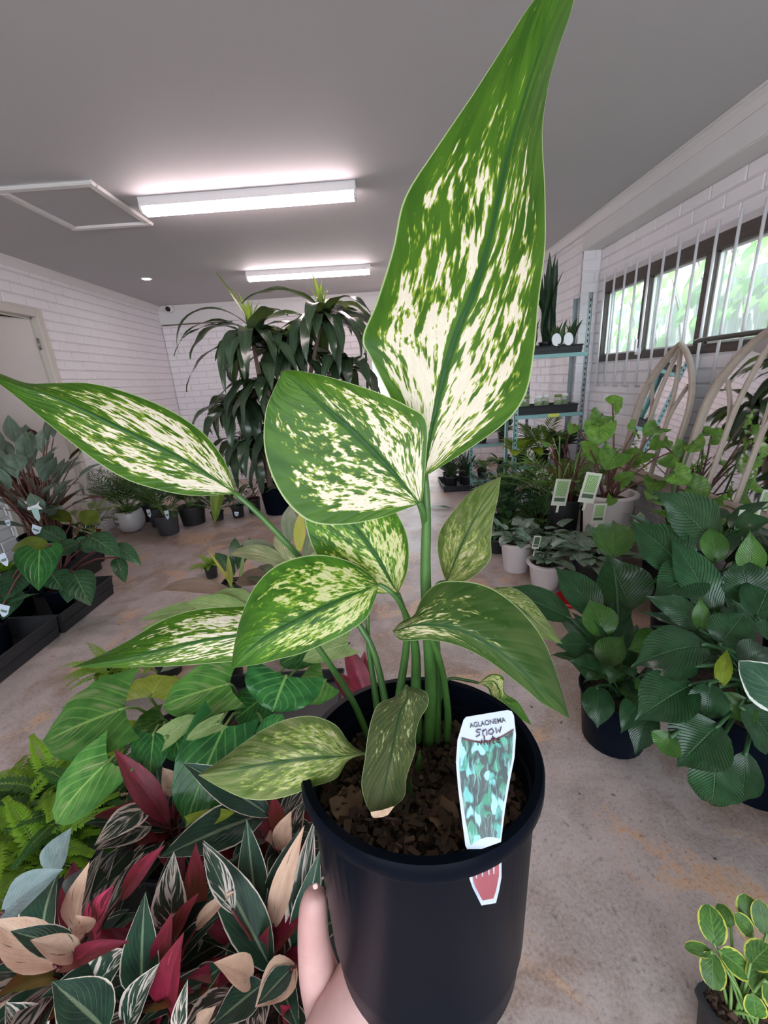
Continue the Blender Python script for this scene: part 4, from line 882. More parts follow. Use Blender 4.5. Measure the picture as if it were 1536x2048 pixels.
# cordyline stub
cr = onz(720, 1400, .2); t = plant('cordyline_plant', 'dark pink cordyline blade rising just behind the held pot', 'potted plant', (cr.x, cr.y, 0), .08, .16)
aimed(t, onz(720, 1420, .15), [(735, 1400, .28, 688, 1285, .45, 44, 'r'), (720, 1400, .25, 730, 1300, .42, 34, 'r'), (710, 1400, .25, 660, 1340, .4, 36, 'r')], SM, ST_RED, 'lan', .05, .4, .003)

# ------------------------------------------------------------------ ferns on the left
def fern(px, z, label, num, L, mat, mat2=None, group='ferns', pr_=.07, ph=.13, nl=24, ll=.036, e=(20, 70), name='fern_plant', lw=.014):
    c = onz(px[0], px[1], z); t = plant(name, label, 'potted plant', (c.x, c.y, 0), pr_, ph, group=group)
    for i in range(num):
        az = i*137.5+rnd.uniform(-15, 15); l = L*rnd.uniform(.7, 1.15); el = rnd.uniform(*e)
        frond(t, (c.x+.01*math.cos(R(az)), c.y+.01*math.sin(R(az)), ph-.01), az, l, el+12, el*.9+rnd.uniform(20, 60), nl, ll, lw, mat if i % 4 or not mat2 else mat2, ST_GRN, start=.12, la=72, lift=.2)
    return t
fern((100, 1552), .22, 'bright green fern nearest the concrete walkway', 28, .26, M_FERN, M_FERND)
fern((-20, 1638), .22, 'bright green fern at the left picture edge', 30, .27, M_FERN, M_FERND)
fern((78, 1702), .18, 'bright green fern behind the blue grey leaf', 28, .24, M_FERN)
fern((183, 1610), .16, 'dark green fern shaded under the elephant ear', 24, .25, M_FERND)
fern((225, 1345), .12, 'feathery fern past the elephant ears by the walkway', 26, .22, M_FERN, None, nl=22, ll=.03, e=(15, 50), lw=.007)
fern((330, 1305), .12, 'feathery fern under the long flecked leaf', 24, .20, M_FERN, M_FERND, nl=22, ll=.03, e=(15, 50), lw=.007)
fern((420, 1130), .1, 'tiny feathery fern beside the striped ginger', 16, .15, M_FERN, None, pr_=.05, ph=.1, nl=16, ll=.03, lw=.008)

# ------------------------------------------------------------------ pale plants in the middle distance
cr = onz(440, 1290, .18)
t = plant('dumb_cane_plant', 'pale green broad leaved plant beneath the flecked leaves', 'potted plant', (cr.x, cr.y, 0), .10, .18)
GM = {'p': M_PALE, 'g': M_GREYG, 'd': M_DUSK, 'y': M_YEL, 'v': M_GING, 'k': M_PHIL, 'n': M_NET}
aimed(t, cr, [(470, 1215, .40, 275, 1243, .36, 34, 'p'), (480, 1190, .42, 317, 1183, .40, 34, 'd'), (510, 1230, .42, 370, 1205, .44, 46, 'p'), (430, 1290, .34, 320, 1345, .24, 36, 'g'), (470, 1290, .34, 360, 1320, .28, 40, 'd'), (520, 1210, .44, 420, 1190, .45, 40, 'p'), (500, 1250, .38, 280, 1260, .30, 44, 'p'), (560, 1200, .42, 640, 1190, .44, 40, 'p')], GM, ST_GRN, 'lan', .1, .25, .004, 0., .06)
cr = onz(575, 1190, .16)
t = plant('ginger_plant', 'cream striped ginger plant with one upright yellow leaf', 'potted plant', (cr.x, cr.y, 0), .11, .2)
aimed(t, cr, [(578, 1090, .52, 580, 1010, .68, 32, 'g'), (598, 1110, .48, 602, 1022, .66, 24, 'y'), (600, 1140, .42, 455, 1112, .40, 40, 'v'), (592, 1135, .44, 548, 1072, .54, 32, 'v'), (565, 1120, .42, 480, 1085, .48, 36, 'g'), (620, 1150, .42, 660, 1100, .48, 40, 'v'), (540, 1160, .36, 470, 1165, .3, 44, 'd'), (560, 1170, .36, 500, 1150, .3, 50, 'g'), (610, 1120, .44, 640, 1060, .5, 30, 'g'), (640, 1170, .4, 720, 1150, .4, 46, 'v'), (585, 1170, .35, 520, 1200, .3, 40, 'd')], GM, ST_GRN, 'lan', .1, .3, .004, 0., .04)
cr = onz(462, 1165, .09)
t = plant('yellow_seedling', 'spindly seedling with a yellow strap leaf in a small black tray pot', 'potted plant', (cr.x, cr.y, 0), .06, .10, sq=6)
aimed(t, cr, [(462, 1178, .12, 456, 1108, .34, 12, 'y'), (468, 1180, .12, 413, 1097, .36, 6, 'y'), (480, 1172, .12, 489, 1098, .36, 8, 'p'), (490, 1160, .14, 520, 1155, .16, 16, 'y'), (470, 1150, .2, 430, 1105, .3, 30, 'k'), (475, 1140, .2, 500, 1075, .34, 26, 'k'), (470, 1130, .22, 470, 1075, .34, 24, 'k')], GM, ST_GRN, 'lan', .05, .3, .002)
# right-hand background seen past the stem: fallen leaf
b, e = onz(858, 1014, .012), onz(904, 1016, .012); fl = thing('fallen_leaf', 'single green leaf lying on the wet concrete past the stem', 'leaf', (b.x, b.y, 0)); leaf(fl, b, e, .07, M_PHIL, (0, 0, 1), .05, .1, 'lan', name='blade')
# ------------------------------------------------------------------ right: peace lilies in big black pots
PM = {'p': M_PEACE, 'y': M_PEACE2, 'l': M_LIME, 'm': M_MARG, 'e': M_EUON}
def Z(bx, by, z0, tx, ty, z1, w_, k='p'): return (bx, by, z0, tx, ty, z1, w_*1.12, k)
def fill(t, c, n, L, w_, pet, mat, e=(20, 70), b=(20, 70), pe=(60, 88), shape='pt', pm=None, pr=.004, fold=.2, wave=.05, rr=.03):
    for i in range(n):
        l = L*rnd.uniform(.7, 1.1)
        arc_leaf(t, Vector(c)+Vector((rnd.uniform(-rr, rr), rnd.uniform(-rr, rr), 0)), i*137.5+rnd.uniform(-25, 25), l, w_*l/L*rnd.uniform(.85, 1.1), rnd.uniform(*e), rnd.uniform(*b), mat, shape, fold, pet*rnd.uniform(.5, 1.1), rnd.uniform(*pe), pr, pm or ST_DK, wave, 10, 3)
B1 = Vector((.80, 1.22, 0)); t = plant('peace_lily', 'smaller peace lily in the nearest black pot, right of the walkway', 'potted plant', B1, .13, .23, M_POT, 'peace lilies on the right')
aimed(t, B1+Vector((0, 0, .2)), [Z(1262, 1222, .42, 1212, 1108, .62, 100), Z(1200, 1240, .42, 1108, 1132, .56, 62), Z(1145, 1240, .40, 992, 1175, .46, 58), Z(1210, 1275, .40, 1178, 1198, .50, 60, 'y'), Z(1200, 1332, .34, 1248, 1272, .42, 50, 'y'), Z(1205, 1348, .33, 1138, 1322, .36, 48), Z(1205, 1352, .33, 1254, 1332, .36, 44, 'y'), Z(1195, 1372, .30, 1195, 1458, .20, 54), Z(1288, 1392, .30, 1241, 1468, .21, 44), Z(1302, 1412, .29, 1270, 1512, .16, 48), Z(1250, 1372, .3, 1294, 1398, .30, 46, 'y'), Z(1335, 1288, .44, 1254, 1300, .42, 62, 'y'), Z(1226, 1118, .60, 1226, 1042, .70, 70, 'y'), Z(1180, 1290, .36, 1110, 1290, .34, 44)], PM, ST_DK, 'pt', .10, .28, .004, 0., .06)
fill(t, B1+Vector((0, 0, .2)), 20, .20, .085, .18, M_PEACE)
B2 = Vector((1.17, 1.06, 0)); t = plant('peace_lily', 'large bushy peace lily in the front right black pot', 'potted plant', B2, .20, .30, M_POT, 'peace lilies on the right')
aimed(t, B2+Vector((0, 0, .27)), [Z(1415, 1290, .60, 1263, 1334, .52, 82), Z(1400, 1332, .55, 1290, 1335, .50, 66), Z(1388, 1368, .50, 1270, 1442, .40, 92), Z(1420, 1365, .52, 1412, 1442, .42, 60), Z(1440, 1448, .46, 1354, 1534, .34, 104), Z(1432, 1498, .40, 1422, 1612, .22, 78), Z(1492, 1500, .40, 1482, 1605, .24, 52), Z(1500, 1400, .5, 1460, 1436, .44, 60, 'y'), Z(1480, 1410, .5, 1545, 1505, .36, 76), Z(1400, 1252, .58, 1288, 1192, .66, 56), Z(1440, 1292, .58, 1492, 1226, .66, 70), Z(1440, 1375, .5, 1455, 1296, .58, 26, 'l'), Z(1348, 1470, .42, 1322, 1506, .36, 52, 'y'), Z(1402, 1262, .58, 1400, 1192, .68, 28, 'y'), Z(1480, 1330, .6, 1545, 1300, .6, 60)], PM, ST_DK, 'pt', .12, .28, .005, 0., .07)
fill(t, B2+Vector((0, 0, .27)), 24, .24, .12, .26, M_PEACE, rr=.07)
B3 = Vector((1.42, 1.72, 0)); t = plant('peace_lily', 'tall peace lily with broad ribbed leaves below the arched mirrors', 'potted plant', B3, .17, .28, M_POT, 'peace lilies on the right')
aimed(t, B3+Vector((0, 0, .25)), [Z(1432, 1092, .72, 1306, 980, .92, 98), Z(1382, 1152, .66, 1258, 1042, .80, 88), Z(1432, 1232, .58, 1338, 1072, .78, 66), Z(1405, 1150, .68, 1306, 1192, .62, 82), Z(1470, 1062, .80, 1550, 1040, .86, 44), Z(1432, 1125, .7, 1418, 1052, .80, 42, 'y'), Z(1500, 1150, .7, 1500, 1060, .84, 44, 'y'), Z(1500, 1210, .62, 1478, 1108, .76, 76), Z(1510, 1240, .62, 1550, 1150, .7, 70), Z(1470, 1250, .58, 1430, 1230, .6, 60)], PM, ST_DK, 'pt', .10, .26, .005, 0., .07)
fill(t, B3+Vector((0, 0, .25)), 24, .26, .11, .34, M_PEACE, rr=.06)
B4 = Vector((1.72, 1.42, 0)); t = plant('peace_lily', 'dark peace lily at the right picture edge behind the white-edged leaf', 'potted plant', B4, .17, .28, M_POT, 'peace lilies on the right')
fill(t, B4+Vector((0, 0, .25)), 28, .26, .12, .34, M_PEACE, rr=.06)
B5 = Vector((1.18, .66, 0)); t = plant('white_edged_plant', 'plant at the right edge whose leaf has a white margin', 'potted plant', B5, .12, .26, M_POT)
aimed(t, B5+Vector((0, 0, .24)), [Z(1590, 1420, .58, 1477, 1322, .64, 90, 'm')], PM, ST_DK, 'ov', .08, .1, .004)
for i in range(7): arc_leaf(t, B5+Vector((0, 0, .24)), -80+i*27, .15, .075, rnd.uniform(10, 50), 40, M_MARG, 'ov', .1, .12, 80, .003, ST_DK, 0., 8, 3)
# yellow-edged plant, bottom right
B6 = onz(1490, 2070, .0); B6 = Vector((.635, .455, 0)); t = plant('peperomia_plant', 'small plant with yellow-edged leaves in a square black pot, bottom right corner', 'potted plant', B6, .058, .12, M_POT2, sq=7, depth=.018, n=32, rz=R(12))
chips(t, lambda: B6+Vector((rnd.uniform(-.045, .045), rnd.uniform(-.045, .045), .108)), 60, .004, .010)
aimed(t, B6+Vector((0, 0, .10)), [Z(1430, 1892, .20, 1418, 1808, .24, 52, 'e'), Z(1425, 1906, .19, 1368, 1894, .20, 27, 'e'), Z(1424, 1902, .20, 1426, 1980, .16, 48, 'e'), Z(1438, 1902, .2, 1502, 1952, .18, 48, 'e'), Z(1505, 1852, .22, 1488, 1786, .26, 46, 'e'), Z(1532, 1872, .22, 1518, 1798, .27, 42, 'e'), Z(1505, 1872, .22, 1468, 1826, .25, 36, 'e'), Z(1540, 1905, .21, 1508, 1988, .17, 52, 'e'), Z(1512, 2035, .13, 1505, 1986, .17, 42, 'e'), Z(1462, 1856, .2, 1436, 1806, .22, 36, 'e'), Z(1530, 1960, .2, 1560, 2020, .16, 50, 'e'), Z(1500, 1930, .2, 1540, 1890, .24, 50, 'e')], PM, ST_GRN, 'ell', .05, .18, .0025, wscale=.82)

# ------------------------------------------------------------------ arched mirrors leaning on the window wall, on a low bench
M_OAK = m_wood('washed_oak_frame', (.29, .23, .185), (.46, .385, .32), (25, 25, 12), .7)
g = G('mirror_glass'); M_MIRR = g.end(g.pbr((.86, .87, .88), .02, 1.))
bench = thing('timber_bench', 'low timber bench along the window wall under the mirrors', 'bench', (1.80, 2.3, 0))
BZ = .60
for i in range(2): MB().bevbox((1.71+i*.14, 1.5, BZ-.03), (1.84+i*.14, 3.2, BZ), .004).build('board', M_OAK, bench, smooth=False)
for y in (1.56, 2.35, 3.1):
    for x in (1.73, 1.92): MB().bevbox((x, y, 0), (x+.05, y+.05, BZ-.03), .004).build('leg', M_OAK, bench, smooth=False)
def mirror(yc, label, W_=.52, H_=.85, xb=1.80, xt=1.945):
    t = thing('arched_mirror', label, 'mirror', (xb, yc, BZ), 'arched mirrors on the bench'); sl = (xt-xb)/H_
    def P(s, z, o=0.): return (xb+sl*z-o, yc-s, BZ+z*math.sqrt(1-sl*sl))
    hs = H_*.46; hw = W_/2
    def arch(half, z0, top, n=14):
        """pointed arch outline from right spring over the apex to the left spring"""
        Rr = (half**2+(top-z0)**2)/(2*half); o = []
        for i in range(n+1):
            a = i/n*math.asin(min(1, (top-z0)/Rr)); o.append((half-Rr+Rr*math.cos(a), z0+Rr*math.sin(a)))
        return o
    A_ = arch(hw, hs, H_); out = [(hw, .0)]+A_+[(-s, z) for s, z in A_[::-1][1:]]+[(-hw, .0)]
    n = len(out); V = [P(s*.97, z*.99, .004) for s, z in out]+[P(s*.97, z*.99, -.006) for s, z in out]
    mobj('glass', V, [tuple(range(n)), tuple(range(n, 2*n))[::-1]]+[(i, (i+1) % n, n+(i+1) % n, n+i) for i in range(n)], M_MIRR, t, smooth=False)
    def bar(pts, wd, dp, nm):
        b = MB()
        Q = [Vector(P(s, z)) for s, z in pts]; nn = Vector((-1, 0, sl)).normalized(); V = []
        for i, q in enumerate(Q):
            d = (Q[min(i+1, len(Q)-1)]-Q[max(i-1, 0)]).normalized(); s_ = d.cross(nn).normalized()
            for a, bb in ((-.5, .0), (-.5, .7), (-.3, 1.), (.3, 1.), (.5, .7), (.5, .0)): V.append(q+s_*wd*a+nn*dp*bb)
        m = len(Q); F = [(i*6+k, i*6+(k+1) % 6, (i+1)*6+(k+1) % 6, (i+1)*6+k) for i in range(m-1) for k in range(6)]+[tuple(range(6))[::-1], tuple((m-1)*6+k for k in range(6))]
        b.add(V, F).build(nm, M_OAK, t, smooth=False)
    bar(out, .028, .028, 'frame'); bar([(hw, .016), (-hw, .016)], .028, .028, 'bottom_rail')
    for s in (-1, 1):
        x0 = s*hw/3; bar([(x0, .02), (x0, hs*.9)]+[(x0+(s*hw/3*-1.0)*0+(-s)*(hw*.33)*(q**2), hs*.9+(H_-hs*.9-.02)*q) for q in [i/8 for i in range(1, 9)]], .015, .018, 'tracery_bar')
        bar([(x0, hs*.9)]+[(x0+s*(hw*.36)*(q**1.6), hs*.9+(H_-hs)*.55*q) for q in [i/6 for i in range(1, 7)]], .014, .016, 'tracery_bar')
mirror(2.80, 'arched wooden mirror further along, apex just below the window pole end', .52, .86)
mirror(2.12, 'larger near arched wooden mirror cut by the right picture edge', .62, .90)

# ------------------------------------------------------------------ tall arum plants in front of the mirrors
HM = {'a': M_ARUM, 'r': M_ROT, 's': M_SILV}
def H(jx, jy, z0, tx, ty, z1, w_, k='a'): return (jx, jy, z0, tx, ty, z1, w_*1.1, k)
c1 = onz(1216, 1100, 0); C1 = Vector((1.42, 2.62, 0))
def bypx(x, y, Y, z=None): return ony(x, y, Y)
def arum(t, crown, Y, items, pm=ST_BR, mats=HM):
    """leaf: joint px, tip px, width px, key; all near depth Y"""
    for (jx, jy, tx, ty, w_, k, dy) in items:
        b = ony(jx, jy, Y+dy); e = ony(tx, ty, Y+dy-.05); d = proj(b)[2]
        leaf(t, b, e, w_*1.1/FPX*d, mats[k], (CAM-b).normalized()*.8+Vector((rnd.uniform(-.3, .3), 0, .3)), .10, .2, 'heart', Vector(crown)+Vector((rnd.uniform(-.04, .04), rnd.uniform(-.04, .04), 0)), .005, pm, .16, 8, 3, .2)
C1 = ony(1216, 1010, 2.62); C1 = Vector((C1.x, 2.62, 0)); zr = ony(1216, 985, 2.62).z
t = plant('arum_plant', 'tall brown-stemmed arum in a blush cement planter', 'potted plant', C1, .17, max(.25, zr), M_CEMENT, 'tall arums before the mirrors', .72, .05, lip=.022)
arum(t, C1+Vector((0, 0, max(.25, zr)-.05)), 2.62, [(1225, 812, 1245, 795, 40, 'a', 0), (1205, 830, 1185, 850, 44, 'a', 0), (1200, 850, 1195, 890, 58, 'a', -.05), (1235, 905, 1210, 940, 58, 'a', -.1), (1205, 900, 1190, 930, 50, 'a', .05), (1270, 860, 1255, 855, 40, 'a', 0), (1318, 855, 1285, 872, 40, 'a', -.05), (1340, 905, 1372, 925, 60, 'a', -.1), (1240, 965, 1270, 945, 30, 'a', -.15), (1225, 995, 1215, 1012, 22, 'a', -.15), (1310, 960, 1300, 985, 40, 'a', -.1), (1290, 905, 1270, 930, 44, 'a', .05), (1260, 920, 1285, 900, 40, 'a', 0), (1330, 880, 1300, 900, 36, 'a', .1), (1180, 900, 1160, 885, 30, 'a', 0), (1150, 850, 1140, 870, 26, 'a', .1)])
C2 = ony(1345, 1030, 2.25); C2 = Vector((C2.x, 2.25, 0))
t = plant('arum_plant', 'sprawling arum with yellowing leaves between the two mirrors', 'potted plant', C2, .13, .34, M_POT2, 'tall arums before the mirrors')
arum(t, C2+Vector((0, 0, .32)), 2.25, [(1385, 885, 1405, 900, 40, 'a', 0), (1345, 945, 1380, 965, 46, 'a', -.05), (1375, 975, 1420, 990, 60, 'a', -.1), (1425, 1000, 1440, 1030, 46, 'a', -.15), (1465, 945, 1500, 985, 52, 'r', -.05), (1500, 930, 1510, 975, 52, 'a', -.1), (1500, 890, 1530, 900, 40, 'a', .1), (1455, 1000, 1475, 1010, 34, 'a', -.1), (1310, 990, 1295, 1000, 36, 'a', -.1), (1520, 985, 1530, 1030, 50, 'a', -.1), (1400, 1010, 1360, 1020, 40, 'a', -.1)], ST_DK)
C3 = Vector((1.60, 2.02, 0)); t = plant('arum_plant', 'potted arum standing in front of the near mirror', 'potted plant', C3, .10, .45, M_POT2, 'tall arums before the mirrors')
fill(t, C3+Vector((0, 0, .43)), 16, .14, .12, .18, M_ARUM, (0, 40), (20, 60), (60, 85), 'heart', ST_DK, .004)
C4 = ony(1130, 1000, 2.95); C4 = Vector((C4.x, 2.95, 0))
t = plant('arum_plant', 'clump of leggy purple stems in a black pot left of the cement planter', 'potted plant', C4, .11, .42, M_POT2, 'tall arums before the mirrors')
for i in range(16):
    a = rnd.uniform(0, 6.28); h = rnd.uniform(.25, .55); tubeobj('stem', [C4+Vector((.05*math.cos(a), .05*math.sin(a), .39)), C4+Vector((.07*math.cos(a), .07*math.sin(a), .39+h*.6)), C4+Vector((.12*math.cos(a+.4), .12*math.sin(a+.4), .39+h))], .005, ST_RED if i % 3 else ST_GRN, t, 5, 8)
fill(t, C4+Vector((0, 0, .4)), 8, .10, .09, .45, M_ARUM, (0, 40), (20, 60), (70, 88), 'heart', ST_RED, .004)
# printed picture tags
def pictag(x, y, Y, w_, h_, lean, label, green=True, name='plant_tag', group='picture tags on the right', z=None):
    c = ony(x, y, Y); t = thing(name, label, 'plant tag', c, group); u = Vector((math.sin(R(lean)), 0, math.cos(R(lean)))); s = Vector((math.cos(R(lean)), .1, -math.sin(R(lean)))); n_ = Vector((0, -1, .2)).normalized()
    def quad(a0, a1, b0, b1, off, nm, mat, par):
        V = [c+s*a+u*b+n_*off for b in (b0, b1) for a in (a0, a1)]; V += [v-n_*.001 for v in V]
        return mobj(nm, V, [(0, 1, 3, 2), (4, 6, 7, 5), (0, 4, 5, 1), (2, 3, 7, 6), (0, 2, 6, 4), (1, 5, 7, 3)], mat, par, [(0., 0.), (1., 0.), (0., 1.), (1., 1.)]*2, smooth=False)
    quad(-w_/2, w_/2, -h_/2, h_/2, 0, 'card', M_CARD2, t); quad(-w_*.36, w_*.36, -h_*.15, h_*.42, .0012, 'leaf_picture', M_TPIC if green else M_TPIC2, t); quad(-w_*.36, w_*.36, -h_*.34, -h_*.20, .0012, 'caption_band', M_TPIC2, t)
    quad(-w_*.08, w_*.08, -h_/2-.05, -h_/2, -.0005, 'stake', M_CARD2, t)
    return t
M_CARD2 = flat('cream_card', (.74, .74, .62), .5)
g = G('tag_heart_leaf'); u, au, tt = g.uv(); wv = g.math('FRACT', g.math('MULTIPLY', g.math('SUBTRACT', tt, g.math('MULTIPLY', au, .5)), 6.)); M_TPIC = g.end(g.pbr(g.mix(g.ss(wv, .35, .6), (.16, .36, .08), (.55, .68, .40)), .5))
M_TPIC2 = flat('tag_dark_print', (.10, .16, .10), .5)
pictag(1122, 985, 2.72, .11, .19, 8, 'cream picture tag leaning left in the leggy purple-stemmed pot')
pictag(1180, 976, 2.40, .105, .19, 12, 'largest cream picture tag, in front of the cement planter rim')
pictag(1198, 1027, 2.40, .085, .13, 5, 'cream picture tag clipped low on the cement planter wall')
pictag(1495, 1040, 1.78, .11, .10, 5, 'wide cream picture tag among the right peace lily leaves')
pictag(1278, 1036, 2.3, .05, .06, 40, 'tilted small cream tag right of the cement planter')

# ------------------------------------------------------------------ cement pots with silvery creepers
def creeper(base, r, h, label, n=18, mat=None, pmat=None, L=.11, w_=.085, lip=.016, name='silvery_creeper'):
    t = plant(name, label, 'potted plant', base, r, h, pmat or M_CEMENT, 'creepers in cement pots', .72, .03, lip=lip)
    fill(t, Vector(base)+Vector((0, 0, h-.02)), n, L, w_, .16, mat or M_SILV, (0, 45), (20, 60), (25, 75), 'heart', ST_DK, .0025, .1, .0, r*.5)
    return t
q = onz(1040, 1150); creeper((q.x, q.y+.10, 0), .115, .22, 'silvery leaved creeper in the left cement pot beside the walkway')
q = onz(1088, 1180); creeper((q.x+.03, q.y+.07, 0), .115, .17, 'silvery leaved creeper in the cement pot with a red saucer')
q = onz(1092, 1190); rs = thing('red_saucer', 'bright red saucer beside the cement pot', 'saucer', (q.x+.1, q.y-.10, 0)); MB().lathe([(.001, 0), (.07, 0), (.085, .03), (.08, .03), (.066, .006), (.001, .006)], (q.x+.1, q.y-.10, 0), 24).build('dish', flat('red_plastic', (.45, .015, .02), .35), rs)
q = onz(1020, 1110); creeper((q.x+.05, q.y+.30, 0), .10, .16, 'glossy young creeper in a square black pot behind the cement pots', 20, M_PEACE2, M_POT2, .13, .06, .007)
q = onz(1110, 1110); creeper((1.13, 2.72, 0), .10, .2, 'pale leaved creeper tucked before the leggy purple stems', 16, M_SILV, M_POT2, .14, .10, .007)
q = onz(1150, 1150); creeper((1.26, 2.35, 0), .115, .20, 'bushy silvery creeper hiding the foot of the cement planter', 30, M_SILV, M_POT2, .15, .11, .007)
M_TAGD = flat('tag_brown_photo', (.35, .30, .22), .5)
pictag(1073, 1085, 2.45, .05, .09, 10, 'small brown photo tag in the left cement pot', False)
# ------------------------------------------------------------------ metal rack by the pier with snake plants and jars
M_STEEL = flat('galvanised_steel', (.30, .33, .35), .4, .7, nz=.3, nscale=20); M_TEAL = flat('teal_painted_edge', (.22, .42, .42), .4)
def rack(x0, x1, y0, y1, ztop, shelves, label, front=None):
    t = thing('metal_rack', label, 'shelf rack', ((x0+x1)/2, (y0+y1)/2, 0), 'slotted metal racks')
    for x in (x0, x1):
        for y in (y0, y1):
            sx = 1 if x == x0 else -1; sy = 1 if y == y0 else -1
            b = MB().box((x, y, 0), (x+.004*sx, y+.035*sy, ztop)).box((x, y, 0), (x+.035*sx, y+.004*sy, ztop)); o = b.build('post', M_STEEL if x == x1 else M_TEAL, t, smooth=False)
            sb = MB(); z = .06
            while z < ztop-.03: sb.box((x+.012*sx, y-.0015*sy, z), (x+.022*sx, y+.001*sy, z+.022)); z += .045
            sb.build('slots', M_DARK, o, smooth=False)
    for z in shelves:
        s = MB().bevbox((x0+.005, y0+.005, z-.012), (x1-.005, y1-.005, z), .003).build('shelf', M_STEEL, t, smooth=False)
        MB().bevbox((x0+.004, y0-.004, z-.032), (x1-.004, y0+.005, z), .002).build('edge_strip', M_TEAL, s, smooth=False)
    return t
RX0, RX1, RY0, RY1 = 1.19, 1.81, 3.76, 4.05
rk = rack(RX0, RX1, RY0, RY1, 1.93, (.12, .50, .965, 1.47), 'slotted metal rack holding snake plants and jars beside the window pier')
o = MB().bevbox((RX0+.30, RY0-.010, .935), (RX0+.40, RY0-.0045, .965), .001).build('price_strip', flat('lime_label', (.60, .68, .12), .5), rk, smooth=False)
def tray(x0, x1, y0, y1, z0, h, label, group='black trays', flare=.012, name='black_tray'):
    t = thing(name, label, 'tray', ((x0+x1)/2, (y0+y1)/2, z0), group)
    MB().box((x0, y0, z0), (x1, y1, z0+.006)).build('base', M_POT2, t, smooth=False); f = flare
    def side(a, b, c, d): # bottom a>b, outward top c>d, with thickness and a folded lip
        A_, B_, C_, D_ = map(Vector, (a, b, c, d)); cen = Vector(((x0+x1)/2, (y0+y1)/2, z0)); n_ = ((A_+B_)/2-cen); n_.z = 0; n_.normalize()
        V = [A_, B_, D_, C_]+[v-n_*.006 for v in (A_, B_, D_, C_)]
        b_ = MB().add(V, [(0, 1, 2, 3), (7, 6, 5, 4), (0, 3, 7, 4), (1, 5, 6, 2), (3, 2, 6, 7), (0, 4, 5, 1)])
        b_.tube([C_+n_*.002, D_+n_*.002], .006, 6)
        mz = [A_.lerp(C_, .45)+n_*.003, B_.lerp(D_, .45)+n_*.003]; b_.tube(mz, .004, 4); b_.build('side', M_POT2, t, smooth=False)
    zt_ = z0+h
    side((x0, y0, z0), (x1, y0, z0), (x0-f, y0-f, zt_), (x1+f, y0-f, zt_)); side((x1, y0, z0), (x1, y1, z0), (x1+f, y0-f, zt_), (x1+f, y1+f, zt_)); side((x1, y1, z0), (x0, y1, z0), (x1+f, y1+f, zt_), (x0-f, y1+f, zt_)); side((x0, y1, z0), (x0, y0, z0), (x0-f, y1+f, zt_), (x0-f, y0-f, zt_))
    return t
tray(RX0+.02, RX1-.05, RY0+.02, RY1-.02, 1.471, .06, 'black tray under the snake plants on the top rack shelf', flare=.004)
tray(RX0+.02, RX1-.05, RY0+.02, RY1-.02, .966, .07, 'black tray under the jars on the middle rack shelf', flare=.004)
def snake(x, y, z, label, n, L, w_, mat, r=.06, h=.10, e=(75, 92)):
    t = plant('snake_plant', label, 'potted plant', (x, y, z), r, h, group='snake plants on the rack')
    for i in range(n): arc_leaf(t, (x+rnd.uniform(-.5, .5)*r, y+rnd.uniform(-.5, .5)*r, z+h-.02), i*137.5, L*rnd.uniform(.6, 1.05), w_, rnd.uniform(*e), rnd.uniform(-5, 25), mat, 'lan' if L < .3 else 'str', .35, 0., None, .003, None, .05, 10, 2, rnd.uniform(-50, 50))
snake(1.50, 3.93, 1.478, 'tall dark snake plant on the top rack shelf', 13, .72, .10, M_SNAKED, e=(78, 95))
snake(1.36, 3.85, 1.478, 'short yellow-edged snake plant near the big leaf edge', 10, .24, .05, M_SNAKE, .05, .07)
snake(1.56, 3.82, 1.478, 'short yellow-edged snake plant behind the white discs', 12, .22, .05, M_SNAKE, .05, .07, (50, 90))
snake(1.70, 3.90, 1.478, 'short snake plant at the post end of the top shelf', 10, .26, .05, M_SNAKE, .05, .07, (55, 90))
for px_, lab in ((1113, 'left white oval disc label on the top rack shelf'), (1137, 'right white oval disc label on the top rack shelf')):
    c = ony(px_, 675, RY0+.02); t = thing('disc_label', lab, 'label', (c.x, c.y, 1.531), 'white oval labels'); V = [(c.x+.040*math.cos(a), RY0+.016+.008*math.sin(a), 1.582+.052*math.sin(a)) for a in [i*2*math.pi/20 for i in range(20)]]; V += [(v[0], v[1]+.004, v[2]) for v in V]
    mobj('disc', V, [tuple(range(20)), tuple(range(20, 40))[::-1]]+[(i, 20+i, 20+(i+1) % 20, (i+1) % 20) for i in range(20)], flat('disc_white', (.82, .84, .88), .4), t, smooth=False)
    MB().bevbox((c.x-.004, RY0+.017, 1.533), (c.x+.004, RY0+.021, 1.55), .001).build('stem', M_WHITE, t, smooth=False)
g = G('jar_glass'); M_JAR = g.end(g.node('ShaderNodeMixShader', 0, {0: .25, 1: g.node('ShaderNodeBsdfTransparent', 0, {0: (.9, .95, .9)}), 2: g.pbr((.5, .55, .45), .1)}))
M_MOSS = flat('moss', (.16, .24, .06), .9, nz=.5, nscale=60); M_BLOOM = flat('white_bloom', (.80, .80, .76), .6)
jl = ['first', 'second', 'third', 'fourth', 'fifth', 'sixth']
for i in range(6):
    x = RX0+.06+i*.088; y = RY0+.07+(i % 2)*.07; z = .974; t = thing('terrarium_jar', 'small glass terrarium jar, %s from the left on the rack' % jl[i], 'jar', (x, y, z), 'terrarium jars on the middle shelf')
    MB().lathe([(.001, 0), (.034, 0), (.036, .004), (.036, .115), (.030, .125), (.028, .13)], (x, y, z), 16).build('glass', M_JAR, t)
    MB().lathe([(.001, .004), (.033, .004), (.033, .080), (.02, .095), (.001, .10)], (x, y, z), 12).build('moss', M_MOSS, t)
    MB().lathe([(.001, .128), (.032, .128), (.033, .145), (.024, .152), (.001, .152)], (x, y, z), 16).build('lid', M_BLOOM if i % 3 != 1 else M_MOSS, t)
